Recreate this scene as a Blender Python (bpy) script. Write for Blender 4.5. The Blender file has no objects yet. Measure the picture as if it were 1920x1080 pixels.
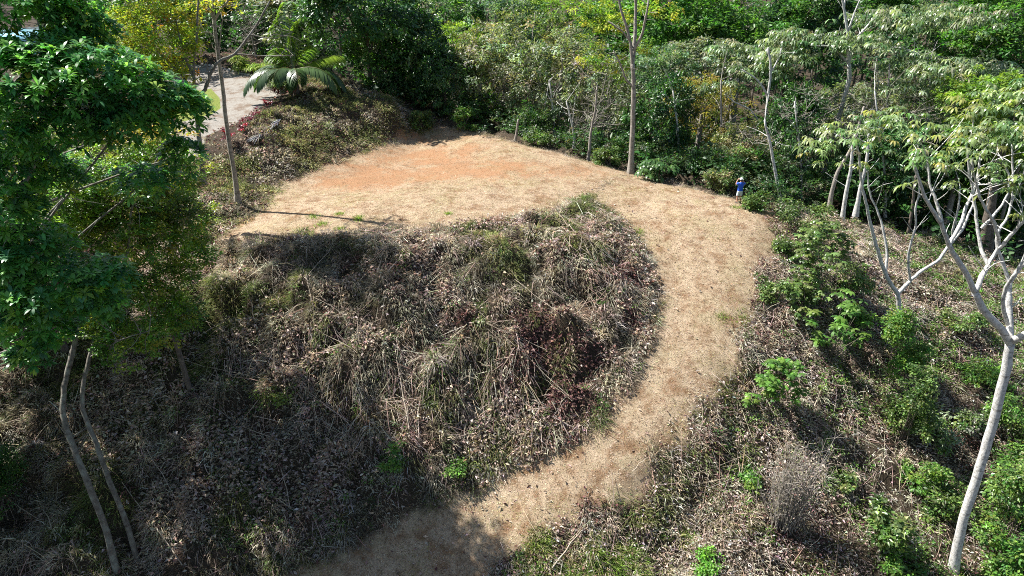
import bpy, math, random
import numpy as np
from mathutils import Vector, Matrix

# ------------------------------------------------------------------ camera, sky, sun, exposure
scene = bpy.context.scene
C = bpy.context.scene.collection
R = math.radians
CAM_Z, PITCH, FPX = 15.5, 26.0, 1280.0
cam_d = bpy.data.cameras.new('camera')
cam_d.sensor_width = 36.0
cam_d.lens = 36.0 * FPX / 1920.0
cam_d.clip_end = 3000
cam_d.clip_start = 0.2
cam = bpy.data.objects.new('camera', cam_d)
cam.location = (0, 0, CAM_Z)
cam.rotation_euler = (R(90 - PITCH), 0, 0)
C.objects.link(cam)
scene.camera = cam

SUN_EL, SUN_AZ = 50.0, -68.0          # azimuth clockwise from +Y (view direction); negative = to the left
sv = Vector((math.sin(R(SUN_AZ)) * math.cos(R(SUN_EL)), math.cos(R(SUN_AZ)) * math.cos(R(SUN_EL)), math.sin(R(SUN_EL))))
world = bpy.data.worlds.new('World')
scene.world = world
world.use_nodes = True
wn = world.node_tree
bg = wn.nodes['Background']
sky = wn.nodes.new('ShaderNodeTexSky')
sky.sky_type = 'NISHITA'
sky.sun_disc = False
sky.sun_elevation = R(SUN_EL)
sky.sun_rotation = R(SUN_AZ % 360)
wn.links.new(sky.outputs[0], bg.inputs[0])
bg.inputs[1].default_value = 0.058
sun_d = bpy.data.lights.new('sun', 'SUN')
sun_d.energy = 5.0
sun_d.angle = R(0.53)
sun_d.color = (1.0, 0.965, 0.91)
sun = bpy.data.objects.new('sun', sun_d)
sun.rotation_euler = sv.to_track_quat('Z', 'Y').to_euler()
sun.location = sv * 120
C.objects.link(sun)
vs = scene.view_settings
vs.view_transform = 'Standard'
vs.look = 'None'
vs.gamma = 1.0
vs.use_curve_mapping = False
vs.exposure = 1.36
scene.cycles.filter_width = 1.0
scene.cycles.max_bounces = 6
scene.cycles.diffuse_bounces = 3
scene.cycles.glossy_bounces = 2
scene.cycles.transmission_bounces = 4
scene.cycles.transparent_max_bounces = 4
scene.cycles.use_denoising = False

# ------------------------------------------------------------------ measuring helpers
rng = np.random.default_rng(11)
cp, sp_ = math.cos(R(PITCH)), math.sin(R(PITCH))

def ray(px, py):
    h, v = (px - 960) / FPX, (py - 540) / FPX
    return np.array([h, cp - v * sp_, -sp_ - v * cp])

def atz(px, py, z):                       # point of that line of sight at height z
    d = ray(px, py); t = (z - CAM_Z) / d[2]
    return np.array([0, 0, CAM_Z]) + d * t

def aty(px, py, Y):                       # ... at distance Y ahead
    d = ray(px, py); t = Y / d[1]
    return np.array([0, 0, CAM_Z]) + d * t

# ------------------------------------------------------------------ noise
def vnoise(x, y, seed=0):
    x = np.asarray(x, float); y = np.asarray(y, float)
    xi = np.floor(x).astype(np.int64); yi = np.floor(y).astype(np.int64)
    fx = x - xi; fy = y - yi
    fx = fx * fx * (3 - 2 * fx); fy = fy * fy * (3 - 2 * fy)
    def h(a, b):
        n = (a * 374761393 + b * 668265263 + seed * 1442695041) & 0x7fffffff
        n = ((n ^ (n >> 13)) * 1274126177) & 0x7fffffff
        return ((n ^ (n >> 16)) & 0xffff) / 65535.0
    return (h(xi, yi) * (1 - fx) + h(xi + 1, yi) * fx) * (1 - fy) + (h(xi, yi + 1) * (1 - fx) + h(xi + 1, yi + 1) * fx) * fy

def fbm(x, y, seed=0, o=3):
    s = 0; a = 1; t = 0
    for i in range(o):
        s = s + a * vnoise(x * 2 ** i, y * 2 ** i, seed + i * 17); t += a; a *= .5
    return s / t

# ------------------------------------------------------------------ terrain control lines (photo measure -> place)
TOE_L = [(398, 452, .25), (440, 425, .4), (490, 400, .5), (505, 370, .65), (515, 345, .75), (560, 325, .85), (620, 303, .95), (680, 280, 1.05), (740, 258, 1.15), (800, 241, 1.2)]
FAR = [(830, 237, 1.2), (900, 251, 1.1), (960, 266, 1.0), (1000, 276, .9), (1080, 297, .7), (1180, 324, .4)]
FAR2 = [(1180, 324, .4), (1235, 338, .25), (1290, 351, .1), (1350, 368, 0), (1390, 377, 0), (1440, 396, -.1)]
CREST = [(398, 458, .2), (480, 447, .5), (600, 443, .7), (700, 437, .75), (800, 430, .8), (900, 415, .8), (1000, 400, .75), (1060, 385, .7), (1105, 366, .6)]
INNER = [(1105, 366, .6), (1140, 395, .25), (1180, 432, -.15), (1213, 480, -.9), (1230, 540, -1.9), (1229, 600, -2.9), (1214, 660, -3.8), (1183, 720, -4.8), (1128, 785, -5.8), (1060, 830, -6.6), (960, 880, -7.4), (870, 920, -8), (760, 970, -8.6), (640, 1030, -9.2), (540, 1080, -9.7), (430, 1140, -10.2)]
OUTER = [(1440, 400, -.1), (1432, 440, -.6), (1418, 490, -1.2), (1400, 540, -2), (1385, 600, -2.9), (1365, 660, -3.8), (1325, 720, -4.8), (1285, 790, -5.9), (1205, 870, -7), (1095, 945, -8.1), (1000, 1005, -8.9), (920, 1055, -9.5), (850, 1100, -10), (760, 1160, -10.5)]
DRIVE = [(378, 300, 2.3), (385, 255, 2.9), (420, 240, 3.2), (470, 215, 3.6), (510, 188, 4.1), (545, 165, 4.45), (500, 150, 4.6), (450, 138, 4.75), (380, 122, 4.95), (330, 118, 5.0), (300, 135, 4.6), (330, 175, 4.0), (330, 260, 2.8), (330, 300, 2.2)]
LAWN = [(395, 165, 4.3), (412, 185, 3.9), (414, 203, 3.65), (400, 214, 3.5), (340, 230, 3.2), (300, 200, 3.5), (330, 170, 4.2)]
EXTRA = [(1120, 470, .1), (1000, 520, -.6), (760, 560, -1.0), (560, 560, -.9), (430, 560, -1.4),
         (0, 1080, -8.8), (200, 1080, -9.2), (400, 1080, -9.5), (250, 900, -6.9), (100, 850, -6.4), (300, 480, -.2), (100, 600, -2.8), (0, 800, -5.7), (380, 720, -4.2),
         (400, 400, .6), (445, 378, .7), (430, 330, 1.4), (415, 300, 2.0), (440, 280, 2.6), (490, 250, 3.2), (545, 215, 3.8), (600, 192, 4.2), (680, 200, 3.6), (740, 215, 2.9), (790, 230, 1.7), (560, 300, 1.5), (520, 310, 1.6),
         (640, 172, 4.6), (600, 150, 4.9), (300, 330, 1.6), (200, 300, 2.2), (100, 300, 2.0), (200, 400, .4), (60, 200, 4.5), (200, 160, 4.8),
         (1480, 425, -1.0), (1500, 520, -2.4), (1470, 600, -3.4), (1550, 620, -4.6), (1600, 480, -3.2), (1690, 592, -5.2), (1800, 500, -5.2), (1900, 560, -6.5), (1480, 720, -5.6), (1600, 800, -7.4), (1700, 750, -7.4), (1790, 1065, -11), (1900, 800, -9), (1390, 850, -7.4), (1300, 950, -8.9), (1400, 1050, -10), (1600, 1050, -10.8), (1150, 1050, -9.9), (1020, 1080, -9.9), (1900, 1080, -11.6), (1450, 510, -1.7), (1440, 660, -4.2), (1330, 860, -7.2), (1200, 960, -8.6), (1720, 480, -4.4), (1520, 440, -1.8)]
WORLDPTS = [(-12, 72, 2.0), (-5, 74, -.5), (5, 66, -2), (12, 60, -2.5), (20, 56, -3), (26, 54, -3.6), (10, 80, -5), (25, 75, -6), (-5, 92, -4), (-30, 80, 5.2), (-45, 90, 5.4), (-60, 60, 4), (-45, 45, 2), (-40, 30, -2), (-40, 15, -6), (-25, 8, -9),
            (0, 110, -7), (30, 100, -8), (45, 62, -7.5), (50, 80, -8), (70, 60, -8), (70, 100, -8), (-40, 125, 1), (0, 150, -4), (60, 150, -4), (-60, 160, 2), (120, 100, -4), (-120, 100, 6), (50, 30, -13), (50, 10, -15), (0, 5, -13), (20, 5, -14), (-20, -20, -13), (30, -30, -17), (110, 20, -14), (-110, 0, -8),
            (0, 260, 12), (150, 220, 12), (-150, 240, 14), (0, 420, 30), (300, 300, 30), (-300, 300, 32), (-300, 0, 0), (300, 0, -10), (0, -300, -20), (-250, -250, -15), (250, -250, -20)]

def dens(line, step=1.2):
    pts = [atz(*p) for p in line]; out = [pts[0]]
    for a, b in zip(pts, pts[1:]):
        n = max(1, int(np.linalg.norm(b - a) / step))
        out += [a + (b - a) * k / n for k in range(1, n + 1)]
    return out
cpts = []
for L_ in (TOE_L, FAR, FAR2, CREST, INNER, OUTER, DRIVE, LAWN):
    cpts += dens(L_)
cpts += [atz(*p) for p in EXTRA] + [np.array(p, float) for p in WORLDPTS]
cpts = np.array(cpts)
_, keep = np.unique(np.round(cpts[:, :2] / .35), axis=0, return_index=True)
cpts = cpts[keep]
CX, CY, CZv = cpts.T
def kern(dx, dy): return np.sqrt(dx * dx + dy * dy + .09)
A_ = kern(CX[:, None] - CX[None], CY[:, None] - CY[None])
n_ = len(CX)
M_ = np.zeros((n_ + 3, n_ + 3)); M_[:n_, :n_] = A_ - np.eye(n_) * .06
M_[:n_, n_] = 1; M_[:n_, n_ + 1] = CX; M_[:n_, n_ + 2] = CY; M_[n_:, :n_] = M_[:n_, n_:].T
wts = np.linalg.solve(M_, np.concatenate([CZv, [0, 0, 0]]))
def rbf(x, y):
    x = np.asarray(x, float).ravel(); y = np.asarray(y, float).ravel(); out = np.empty_like(x)
    for i in range(0, len(x), 20000):
        xs, ys = x[i:i + 20000], y[i:i + 20000]
        out[i:i + 20000] = kern(xs[:, None] - CX, ys[:, None] - CY) @ wts[:n_] + wts[n_] + wts[n_ + 1] * xs + wts[n_ + 2] * ys
    return out

def poly(line): return np.array([atz(*p)[:2] for p in line])
PAD = np.vstack([poly(TOE_L), poly(FAR), poly(CREST)[::-1]])
TRACK = np.vstack([poly(FAR2), poly(OUTER), poly(INNER)[::-1]])
DRIVEP, LAWNP = poly(DRIVE), poly(LAWN)

def sdist(P, x, y):                       # > 0 inside
    d = np.full(x.shape, 1e9); ins = np.zeros(x.shape, bool)
    for (ax, ay), (bx, by) in zip(P, np.roll(P, -1, 0)):
        ex, ey = bx - ax, by - ay
        t = np.clip(((x - ax) * ex + (y - ay) * ey) / (ex * ex + ey * ey + 1e-9), 0, 1)
        d = np.minimum(d, np.hypot(x - ax - t * ex, y - ay - t * ey))
        c = ((ay > y) != (by > y)) & (x < ex * (y - ay) / (by - ay + 1e-12) + ax)
        ins ^= c
    return np.where(ins, d, -d)

# fine grid
GX0, GX1, GY0, GY1, GS = -42.0, 45.0, 8.0, 83.0, .3
gx = np.arange(GX0, GX1 + 1e-6, GS); gy = np.arange(GY0, GY1 + 1e-6, GS)
XX, YY = np.meshgrid(gx, gy)
ZZ = rbf(XX, YY).reshape(XX.shape)
S_pad = sdist(PAD, XX, YY); S_trk = sdist(TRACK, XX, YY); S_drv = sdist(DRIVEP, XX, YY); S_lwn = sdist(LAWNP, XX, YY)
S_clear = np.maximum(S_pad, S_trk)
RIGHT = np.vstack([poly(OUTER), poly([(900, 1180, -11)]), np.array([[45, 8], [45, 50]]), poly([(1930, 500, -7.5), (1750, 470, -6), (1600, 440, -4), (1500, 410, -2)])])
S_right = sdist(RIGHT, XX, YY)
w_r = np.clip((S_right + 2.2) / 2, .3, 1)
S_rag = S_clear + w_r * ((fbm(XX * .55, YY * .55, 141) - .5) * 2.0 + (fbm(XX * 2, YY * 2, 143, 2) - .5) * .9 + .4 * np.clip((S_right + 2.2) / 2, 0, 1))
wild = np.clip((-np.maximum(S_clear, S_drv) - .05) / 1.7, 0, 1)
lump = (fbm(XX * .5, YY * .5, 3) - .5) * 1.3 + (fbm(XX * 1.15, YY * 1.15, 9, 2) - .5) * 1.35
ZZ = ZZ + wild * (lump * 1.12 * (1 - .45 * np.clip(S_right + 1, 0, 1)) * np.where((XX < -9) & (YY > 41), .5, 1) + .18) + (1 - wild) * ((fbm(XX * .35, YY * .35, 21) - .5) * .22 + (fbm(XX * 1.7, YY * 1.7, 23, 2) - .5) * .05)

def H(x, y):
    x = np.asarray(x, float); y = np.asarray(y, float)
    u = np.clip((x - GX0) / GS, 0, len(gx) - 1.001); v = np.clip((y - GY0) / GS, 0, len(gy) - 1.001)
    i = u.astype(int); j = v.astype(int); fu = u - i; fv = v - j
    z = (ZZ[j, i] * (1 - fu) + ZZ[j, i + 1] * fu) * (1 - fv) + (ZZ[j + 1, i] * (1 - fu) + ZZ[j + 1, i + 1] * fu) * fv
    out = (x < GX0) | (x > GX1) | (y < GY0) | (y > GY1)
    if np.any(out):
        z = np.where(out, rbf(x, y).reshape(x.shape) if x.ndim else rbf(x, y)[0], z)
    return z
def grid_at(F, x, y):
    i = np.clip(np.round((x - GX0) / GS).astype(int), 0, len(gx) - 1); j = np.clip(np.round((y - GY0) / GS).astype(int), 0, len(gy) - 1)
    return F[j, i]
GZY, GZX = np.gradient(ZZ, GS)
def normal_at(x, y):
    n = np.stack([-grid_at(GZX, x, y), -grid_at(GZY, x, y), np.ones_like(x)], 1)
    return n / np.linalg.norm(n, axis=1)[:, None]
def G(px, py):                            # where that line of sight meets the ground
    d = ray(px, py); t = np.arange(12, 150, .1)
    P = np.array([0, 0, CAM_Z]) + t[:, None] * d
    z = H(P[:, 0], P[:, 1])
    k = np.argmax(P[:, 2] < z)
    p = P[k] if (P[:, 2] < z).any() else P[-1]
    return np.array([p[0], p[1], float(H(p[0:1], p[1:2])[0])])

# ------------------------------------------------------------------ materials
def newmat(name):
    m = bpy.data.materials.new(name); m.use_nodes = True
    nt = m.node_tree; nt.nodes.clear()
    return m, nt, nt.nodes, nt.links
def N(nt, kind, **kw):
    n = nt.nodes.new(kind)
    for k, v in kw.items():
        if hasattr(n, k): setattr(n, k, v)
        else: n.inputs[k.replace('_', ' ')].default_value = v
    return n
def noise(nt, scale, detail=4, rough=.6, vec=None):
    n = nt.nodes.new('ShaderNodeTexNoise'); n.inputs['Scale'].default_value = scale; n.inputs['Detail'].default_value = detail; n.inputs['Roughness'].default_value = rough
    if vec is not None: nt.links.new(vec, n.inputs['Vector'])
    return n
def ramp(nt, src, stops):
    r = nt.nodes.new('ShaderNodeValToRGB'); e = r.color_ramp.elements
    while len(e) < len(stops): e.new(.5)
    for el, (p, c) in zip(e, stops):
        el.position = p; el.color = (*c, 1) if len(c) == 3 else c
    nt.links.new(src, r.inputs[0]); return r
def mix(nt, fac, a, b, bt='MIX'):
    m = nt.nodes.new('ShaderNodeMix'); m.data_type = 'RGBA'; m.blend_type = bt
    for s, i in ((fac, 0), (a, 6), (b, 7)):
        if isinstance(s, (int, float)): m.inputs[i].default_value = s
        elif isinstance(s, tuple): m.inputs[i].default_value = (*s, 1)
        else: nt.links.new(s, m.inputs[i])
    return m.outputs[2]

def leaf_mat(name, rough=.45, transl=.35, spec=.5, tint=(1.3, 1.4, .6)):
    m, nt, nd, lk = newmat(name)
    out = nd.new('ShaderNodeOutputMaterial'); b = nd.new('ShaderNodeBsdfPrincipled'); t = nd.new('ShaderNodeBsdfTranslucent'); mx = nd.new('ShaderNodeMixShader')
    a = nd.new('ShaderNodeAttribute'); a.attribute_name = 'col'
    lk.new(a.outputs['Color'], b.inputs['Base Color'])
    tc = mix(nt, 1.0, a.outputs['Color'], tint, 'MULTIPLY')
    lk.new(tc, t.inputs['Color'])
    b.inputs['Roughness'].default_value = rough; b.inputs['Specular IOR Level'].default_value = spec
    mx.inputs[0].default_value = transl
    lk.new(b.outputs[0], mx.inputs[1]); lk.new(t.outputs[0], mx.inputs[2]); lk.new(mx.outputs[0], out.inputs[0])
    return m
def dry_mat(name, rough=.7, transl=.33):
    return leaf_mat(name, rough, transl, .3, (1.3, 1.22, 1.05))
def bark_mat(name, c1, c2, c3, scale=6):
    m, nt, nd, lk = newmat(name)
    out = nd.new('ShaderNodeOutputMaterial'); b = nd.new('ShaderNodeBsdfPrincipled')
    tc = nd.new('ShaderNodeTexCoord'); mp = nd.new('ShaderNodeMapping'); mp.inputs['Scale'].default_value = (1, 1, .45)
    lk.new(tc.outputs['Object'], mp.inputs[0])
    n1 = noise(nt, scale, 5, .7, mp.outputs[0]); n2 = noise(nt, scale * .28, 3, .6, mp.outputs[0])
    r1 = ramp(nt, n1.outputs[0], [(.3, c1), (.5, c2), (.72, c3)])
    col = mix(nt, n2.outputs[0], r1.outputs[0], c1, 'MULTIPLY')
    col = mix(nt, .35, r1.outputs[0], col)
    mp2 = nd.new('ShaderNodeMapping'); mp2.inputs['Scale'].default_value = (.8, .8, 5); lk.new(tc.outputs['Object'], mp2.inputs[0]); n3 = noise(nt, 1.6, 3, .7, mp2.outputs[0]); r3 = ramp(nt, n3.outputs[0], [(.34, (.42, .4, .37)), (.46, (1, 1, 1))]); col = mix(nt, .8, col, r3.outputs[0], 'MULTIPLY')
    lk.new(col, b.inputs['Base Color']); b.inputs['Roughness'].default_value = .85
    bp = nd.new('ShaderNodeBump'); bp.inputs['Strength'].default_value = .6; bp.inputs['Distance'].default_value = .04
    lk.new(n1.outputs[0], bp.inputs['Height']); lk.new(bp.outputs[0], b.inputs['Normal'])
    lk.new(b.outputs[0], out.inputs[0])
    return m
def plain_mat(name, c, rough=.7, var=.25, scale=30):
    m, nt, nd, lk = newmat(name)
    out = nd.new('ShaderNodeOutputMaterial'); b = nd.new('ShaderNodeBsdfPrincipled')
    n1 = noise(nt, scale, 3)
    r1 = ramp(nt, n1.outputs[0], [(.3, tuple(v * (1 - var) for v in c)), (.7, tuple(min(1, v * (1 + var)) for v in c))])
    lk.new(r1.outputs[0], b.inputs['Base Color']); b.inputs['Roughness'].default_value = rough
    lk.new(b.outputs[0], out.inputs[0]); return m

M = {}
M['glossy'] = leaf_mat('glossy_leaf', .36, .38, .6)
M['leaf'] = leaf_mat('leaf', .45, .45, .45)
M['near'] = leaf_mat('near_glossy_leaf', .36, .5, .6)
M['soft'] = leaf_mat('soft_leaf', .6, .45, .3)
M['dry'] = dry_mat('dry_plant')
M['white_bark'] = bark_mat('pale_bark', (.22, .21, .19), (.60, .59, .56), (.76, .75, .72), 11)
M['grey_bark'] = bark_mat('grey_bark', (.14, .12, .10), (.30, .27, .23), (.45, .42, .37), 7)
M['brown_bark'] = bark_mat('brown_bark', (.06, .045, .035), (.15, .12, .095), (.27, .235, .2), 7)
M['mossy_bark'] = bark_mat('lichen_bark', (.09, .075, .06), (.20, .18, .15), (.33, .36, .30), 5)
M['stick'] = bark_mat('dry_stalk', (.28, .22, .16), (.46, .39, .30), (.6, .53, .44), 12)

def ground_mat():
    m, nt, nd, lk = newmat('ground')
    out = nd.new('ShaderNodeOutputMaterial'); b = nd.new('ShaderNodeBsdfPrincipled')
    geo = nd.new('ShaderNodeNewGeometry'); pos = geo.outputs['Position']
    a = nd.new('ShaderNodeAttribute'); a.attribute_name = 'mask'
    a2 = nd.new('ShaderNodeAttribute'); a2.attribute_name = 'mask2'
    s = nd.new('ShaderNodeSeparateColor'); lk.new(a.outputs['Color'], s.inputs[0])
    s2 = nd.new('ShaderNodeSeparateColor'); lk.new(a2.outputs['Color'], s2.inputs[0])
    nf = noise(nt, 22, 6, .75, pos); nm = noise(nt, 2.3, 5, .65, pos); nl = noise(nt, .45, 4, .6, pos); nx = noise(nt, 55, 3, .7, pos)
    soil = ramp(nt, nf.outputs[0], [(.3, (.022, .016, .011)), (.55, (.055, .042, .028)), (.75, (.14, .105, .075))])
    straw = ramp(nt, nf.outputs[0], [(.3, (.15, .1, .062)), (.45, (.34, .262, .182)), (.6, (.47, .385, .28)), (.78, (.62, .54, .425))])
    st2 = ramp(nt, nm.outputs[0], [(.3, (.60, .52, .43)), (.48, (.9, .87, .82)), (.7, (1.1, 1.08, 1.05))])
    straw_c = mix(nt, 1.0, straw.outputs[0], st2.outputs[0], 'MULTIPLY')
    gr = ramp(nt, nl.outputs[0], [(.5, (0, 0, 0)), (.72, (1, 1, 1))])
    gfac = nd.new('ShaderNodeMath'); gfac.operation = 'MULTIPLY'; lk.new(gr.outputs[0], gfac.inputs[0]); gfac.inputs[1].default_value = .45
    straw_c = mix(nt, gfac.outputs[0], straw_c, (.24, .21, .1))
    nb_ = noise(nt, .9, 5, .7, pos); bb_ = ramp(nt, nb_.outputs[0], [(.36, (.62, .5, .42)), (.52, (1, 1, 1))]); straw_c = mix(nt, 1.0, straw_c, bb_.outputs[0], 'MULTIPLY')
    orange = ramp(nt, nf.outputs[0], [(.3, (.18, .095, .05)), (.6, (.34, .195, .105)), (.8, (.48, .34, .22))])
    # ragged mask edges
    def ragged(sock, amp, w):
        ad = nd.new('ShaderNodeMath'); ad.operation = 'MULTIPLY_ADD'; lk.new(nm.outputs[0], ad.inputs[0]); ad.inputs[1].default_value = amp; lk.new(sock, ad.inputs[2])
        mr = nd.new('ShaderNodeMapRange'); mr.interpolation_type = 'SMOOTHSTEP'
        mr.inputs[1].default_value = .5 + amp * .5 - w; mr.inputs[2].default_value = .5 + amp * .5 + w
        lk.new(ad.outputs[0], mr.inputs[0]); return mr.outputs[0]
    col = mix(nt, ragged(s.outputs[1], 1.4, .3), straw_c, orange.outputs[0])
    base = mix(nt, ragged(s.outputs[0], .7, .2), soil.outputs[0], col)
    grav = ramp(nt, nx.outputs[0], [(.3, (.12, .11, .095)), (.5, (.25, .23, .2)), (.72, (.4, .375, .34))])
    grav = type('o', (), {'outputs': [mix(nt, 1.0, grav.outputs[0], bb_.outputs[0], 'MULTIPLY')]})
    base = mix(nt, ragged(s.outputs[2], .3, .1), base, grav.outputs[0])
    lawn = ramp(nt, nf.outputs[0], [(.3, (.07, .10, .018)), (.7, (.24, .27, .06))])
    base = mix(nt, ragged(s2.outputs[0], .15, .06), base, lawn.outputs[0])
    lk.new(base, b.inputs['Base Color']); b.inputs['Roughness'].default_value = .95; b.inputs['Specular IOR Level'].default_value = .15
    bp = nd.new('ShaderNodeBump'); bp.inputs['Strength'].default_value = .9; bp.inputs['Distance'].default_value = .06
    lk.new(nf.outputs[0], bp.inputs['Height']); lk.new(bp.outputs[0], b.inputs['Normal'])
    lk.new(b.outputs[0], out.inputs[0]); return m
M['ground'] = ground_mat()

# ------------------------------------------------------------------ mesh building
class MB:
    def __init__(s): s.v = []; s.f = []; s.c = []; s.n = 0
    def add(s, v, f, c=None):
        v = np.asarray(v, np.float32).reshape(-1, 3); f = np.asarray(f, np.int32).reshape(-1, 3)
        s.v.append(v); s.f.append(f + s.n); s.n += len(v)
        if c is None: c = np.full((len(v), 3), .5, np.float32)
        c = np.asarray(c, np.float32)
        if c.ndim == 1: c = np.tile(c, (len(v), 1))
        s.c.append(c)
    def mesh(s, name, mat, smooth=False):
        V = np.concatenate(s.v); F = np.concatenate(s.f); K = np.concatenate(s.c)
        me = bpy.data.meshes.new(name)
        me.vertices.add(len(V)); me.vertices.foreach_set('co', V.ravel())
        me.loops.add(F.size); me.loops.foreach_set('vertex_index', F.ravel())
        me.polygons.add(len(F)); me.polygons.foreach_set('loop_start', np.arange(0, F.size, 3, dtype=np.int32))
        try: me.polygons.foreach_set('loop_total', np.full(len(F), 3, np.int32))
        except Exception: pass
        if smooth: me.polygons.foreach_set('use_smooth', np.ones(len(F), bool))
        at = me.attributes.new('col', 'FLOAT_COLOR', 'POINT')
        at.data.foreach_set('color', np.concatenate([K, np.ones((len(K), 1), np.float32)], 1).ravel())
        me.materials.append(mat); me.update(calc_edges=True); me.validate()
        return me
    def build(s, name, mat, parent=None, smooth=False):
        return link(name, s.mesh(name, mat, smooth), parent)
def link(name, data, parent=None):
    o = bpy.data.objects.new(name, data); C.objects.link(o)
    if parent is not None: o.parent = parent
    return o
def tag(o, label=None, cat=None, group=None, kind=None):
    if label: o['label'] = label
    if cat: o['category'] = cat
    if group: o['group'] = group
    if kind: o['kind'] = kind
    return o
def empty(name, loc, label, cat, group=None):
    o = bpy.data.objects.new(name, None); o.location = tuple(float(v) for v in loc); o.empty_display_size = .3; C.objects.link(o)
    return tag(o, label, cat, group)

def nrm(a): return a / (np.linalg.norm(a, axis=-1, keepdims=True) + 1e-9)
def tube(mb, pts, rad, sides=6, col=None, cap=True):
    pts = np.asarray(pts, float); rad = np.broadcast_to(np.asarray(rad, float), (len(pts),))
    t = np.gradient(pts, axis=0); t = nrm(t)
    ref = np.array([.31, .95, .05]) if abs(t[0][2]) > .8 else np.array([0, 0, 1.])
    s = nrm(np.cross(t, ref)); u = np.cross(s, t)
    a = np.arange(sides) * 2 * math.pi / sides
    V = pts[:, None] + rad[:, None, None] * (np.cos(a)[None, :, None] * s[:, None] + np.sin(a)[None, :, None] * u[:, None])
    n = len(pts); F = []
    i = np.arange(sides); j = (i + 1) % sides
    for k in range(n - 1):
        a0, b0 = k * sides + i, k * sides + j; a1, b1 = a0 + sides, b0 + sides
        F.append(np.stack([a0, b0, b1], 1)); F.append(np.stack([a0, b1, a1], 1))
    V = V.reshape(-1, 3)
    if cap:
        V = np.vstack([V, pts[-1:] + t[-1:] * rad[-1] * .5]); e = (n - 1) * sides
        F.append(np.stack([e + i, e + j, np.full(sides, n * sides)], 1))
    mb.add(V, np.concatenate(F), col)
def smooth_line(pts, k=4, wob=0., r=rng):
    pts = np.asarray(pts, float); n = len(pts)
    if n < 3:
        t = np.linspace(0, 1, k + 1)[:, None]; out = pts[0] * (1 - t) + pts[-1] * t
    else:
        P = np.vstack([2 * pts[0] - pts[1], pts, 2 * pts[-1] - pts[-2]]); out = []
        for i in range(1, n):
            p0, p1, p2, p3 = P[i - 1], P[i], P[i + 1], P[i + 2]
            for t in np.arange(k) / k:
                out.append(.5 * (2 * p1 + (p2 - p0) * t + (2 * p0 - 5 * p1 + 4 * p2 - p3) * t * t + (3 * p1 - p0 - 3 * p2 + p3) * t ** 3))
        out.append(pts[-1]); out = np.array(out)
    if wob: out[1:-1] += r.normal(0, wob, out[1:-1].shape)
    return out

def leaves(mb, P, ax, nn, L, W, col, fold=.18):
    """flat folded leaves: base, two shoulders, tip"""
    n = len(P); ax = nrm(ax); s = nrm(np.cross(ax, nn)); u = np.cross(s, ax)
    L = np.broadcast_to(L, (n,))[:, None]; W = np.broadcast_to(W, (n,))[:, None]
    V = np.stack([P, P + ax * L * .45 + s * W * .5 + u * W * fold, P + ax * L, P + ax * L * .45 - s * W * .5 + u * W * fold], 1)
    b = np.arange(n)[:, None] * 4
    F = np.concatenate([b + [0, 1, 2], b + [0, 2, 3]], 1)
    mb.add(V, F, np.repeat(col, 4, 0))
def droop_leaves(mb, P, ax, L, W, col, droop=.9):
    """longer leaves in two segments that bend down towards the tip"""
    n = len(P); ax = nrm(ax); up = np.array([0, 0, 1.])
    L = np.broadcast_to(L, (n,))[:, None]; W = np.broadcast_to(W, (n,))[:, None]; droop = np.broadcast_to(droop, (n,))[:, None]
    s = nrm(np.cross(ax, np.tile(up, (n, 1)) + 1e-4))
    m1 = P + ax * L * .4; d2 = nrm(ax - up * droop * .6); m2 = m1 + d2 * L * .33; d3 = nrm(ax - up * droop * 1.5); tip = m2 + d3 * L * .3
    V = np.stack([P, m1 + s * W * .42, m1 - s * W * .42, m2 + s * W * .5, m2 - s * W * .5, tip], 1)
    b = np.arange(n)[:, None] * 6
    F = np.concatenate([b + [0, 2, 1], b + [1, 2, 4], b + [1, 4, 3], b + [3, 4, 5]], 1)
    mb.add(V, F, np.repeat(col, 6, 0))
def blades(mb, P, d, L, W, col, bend=.5, up=None):
    """grass blades: wide base, bent middle, pointed tip; d = growing direction"""
    n = len(P); d = nrm(d); L = np.broadcast_to(L, (n,))[:, None]; W = np.broadcast_to(W, (n,))[:, None]; bend = np.broadcast_to(bend, (n,))[:, None]
    s = nrm(np.cross(d, rng.normal(0, 1, (n, 3)) + [0, 0, .01])); z = np.array([0, 0, 1.])
    m = P + d * L * .55; hor = nrm(d * [1, 1, 0] + 1e-5); tip = m + nrm(d * (1 - bend) + hor * bend * .8 - z * bend * .75) * L * .5
    V = np.stack([P + s * W * .5, P - s * W * .5, m + s * W * .4, m - s * W * .4, tip], 1)
    b = np.arange(n)[:, None] * 5
    F = np.concatenate([b + [0, 1, 3], b + [0, 3, 2], b + [2, 3, 4]], 1)
    mb.add(V, F, np.repeat(col, 5, 0))
def pick(pal, n, jit=.18, w=None, r=rng):
    pal = np.asarray(pal, float); i = r.choice(len(pal), n, p=None if w is None else np.array(w) / np.sum(w))
    c = pal[i] * (1 + r.normal(0, jit, (n, 1))) * (1 + r.normal(0, jit * .4, (n, 3)))
    return np.clip(c, .004, .9)
def rdir(n, r=rng): return nrm(r.normal(0, 1, (n, 3)))

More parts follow.
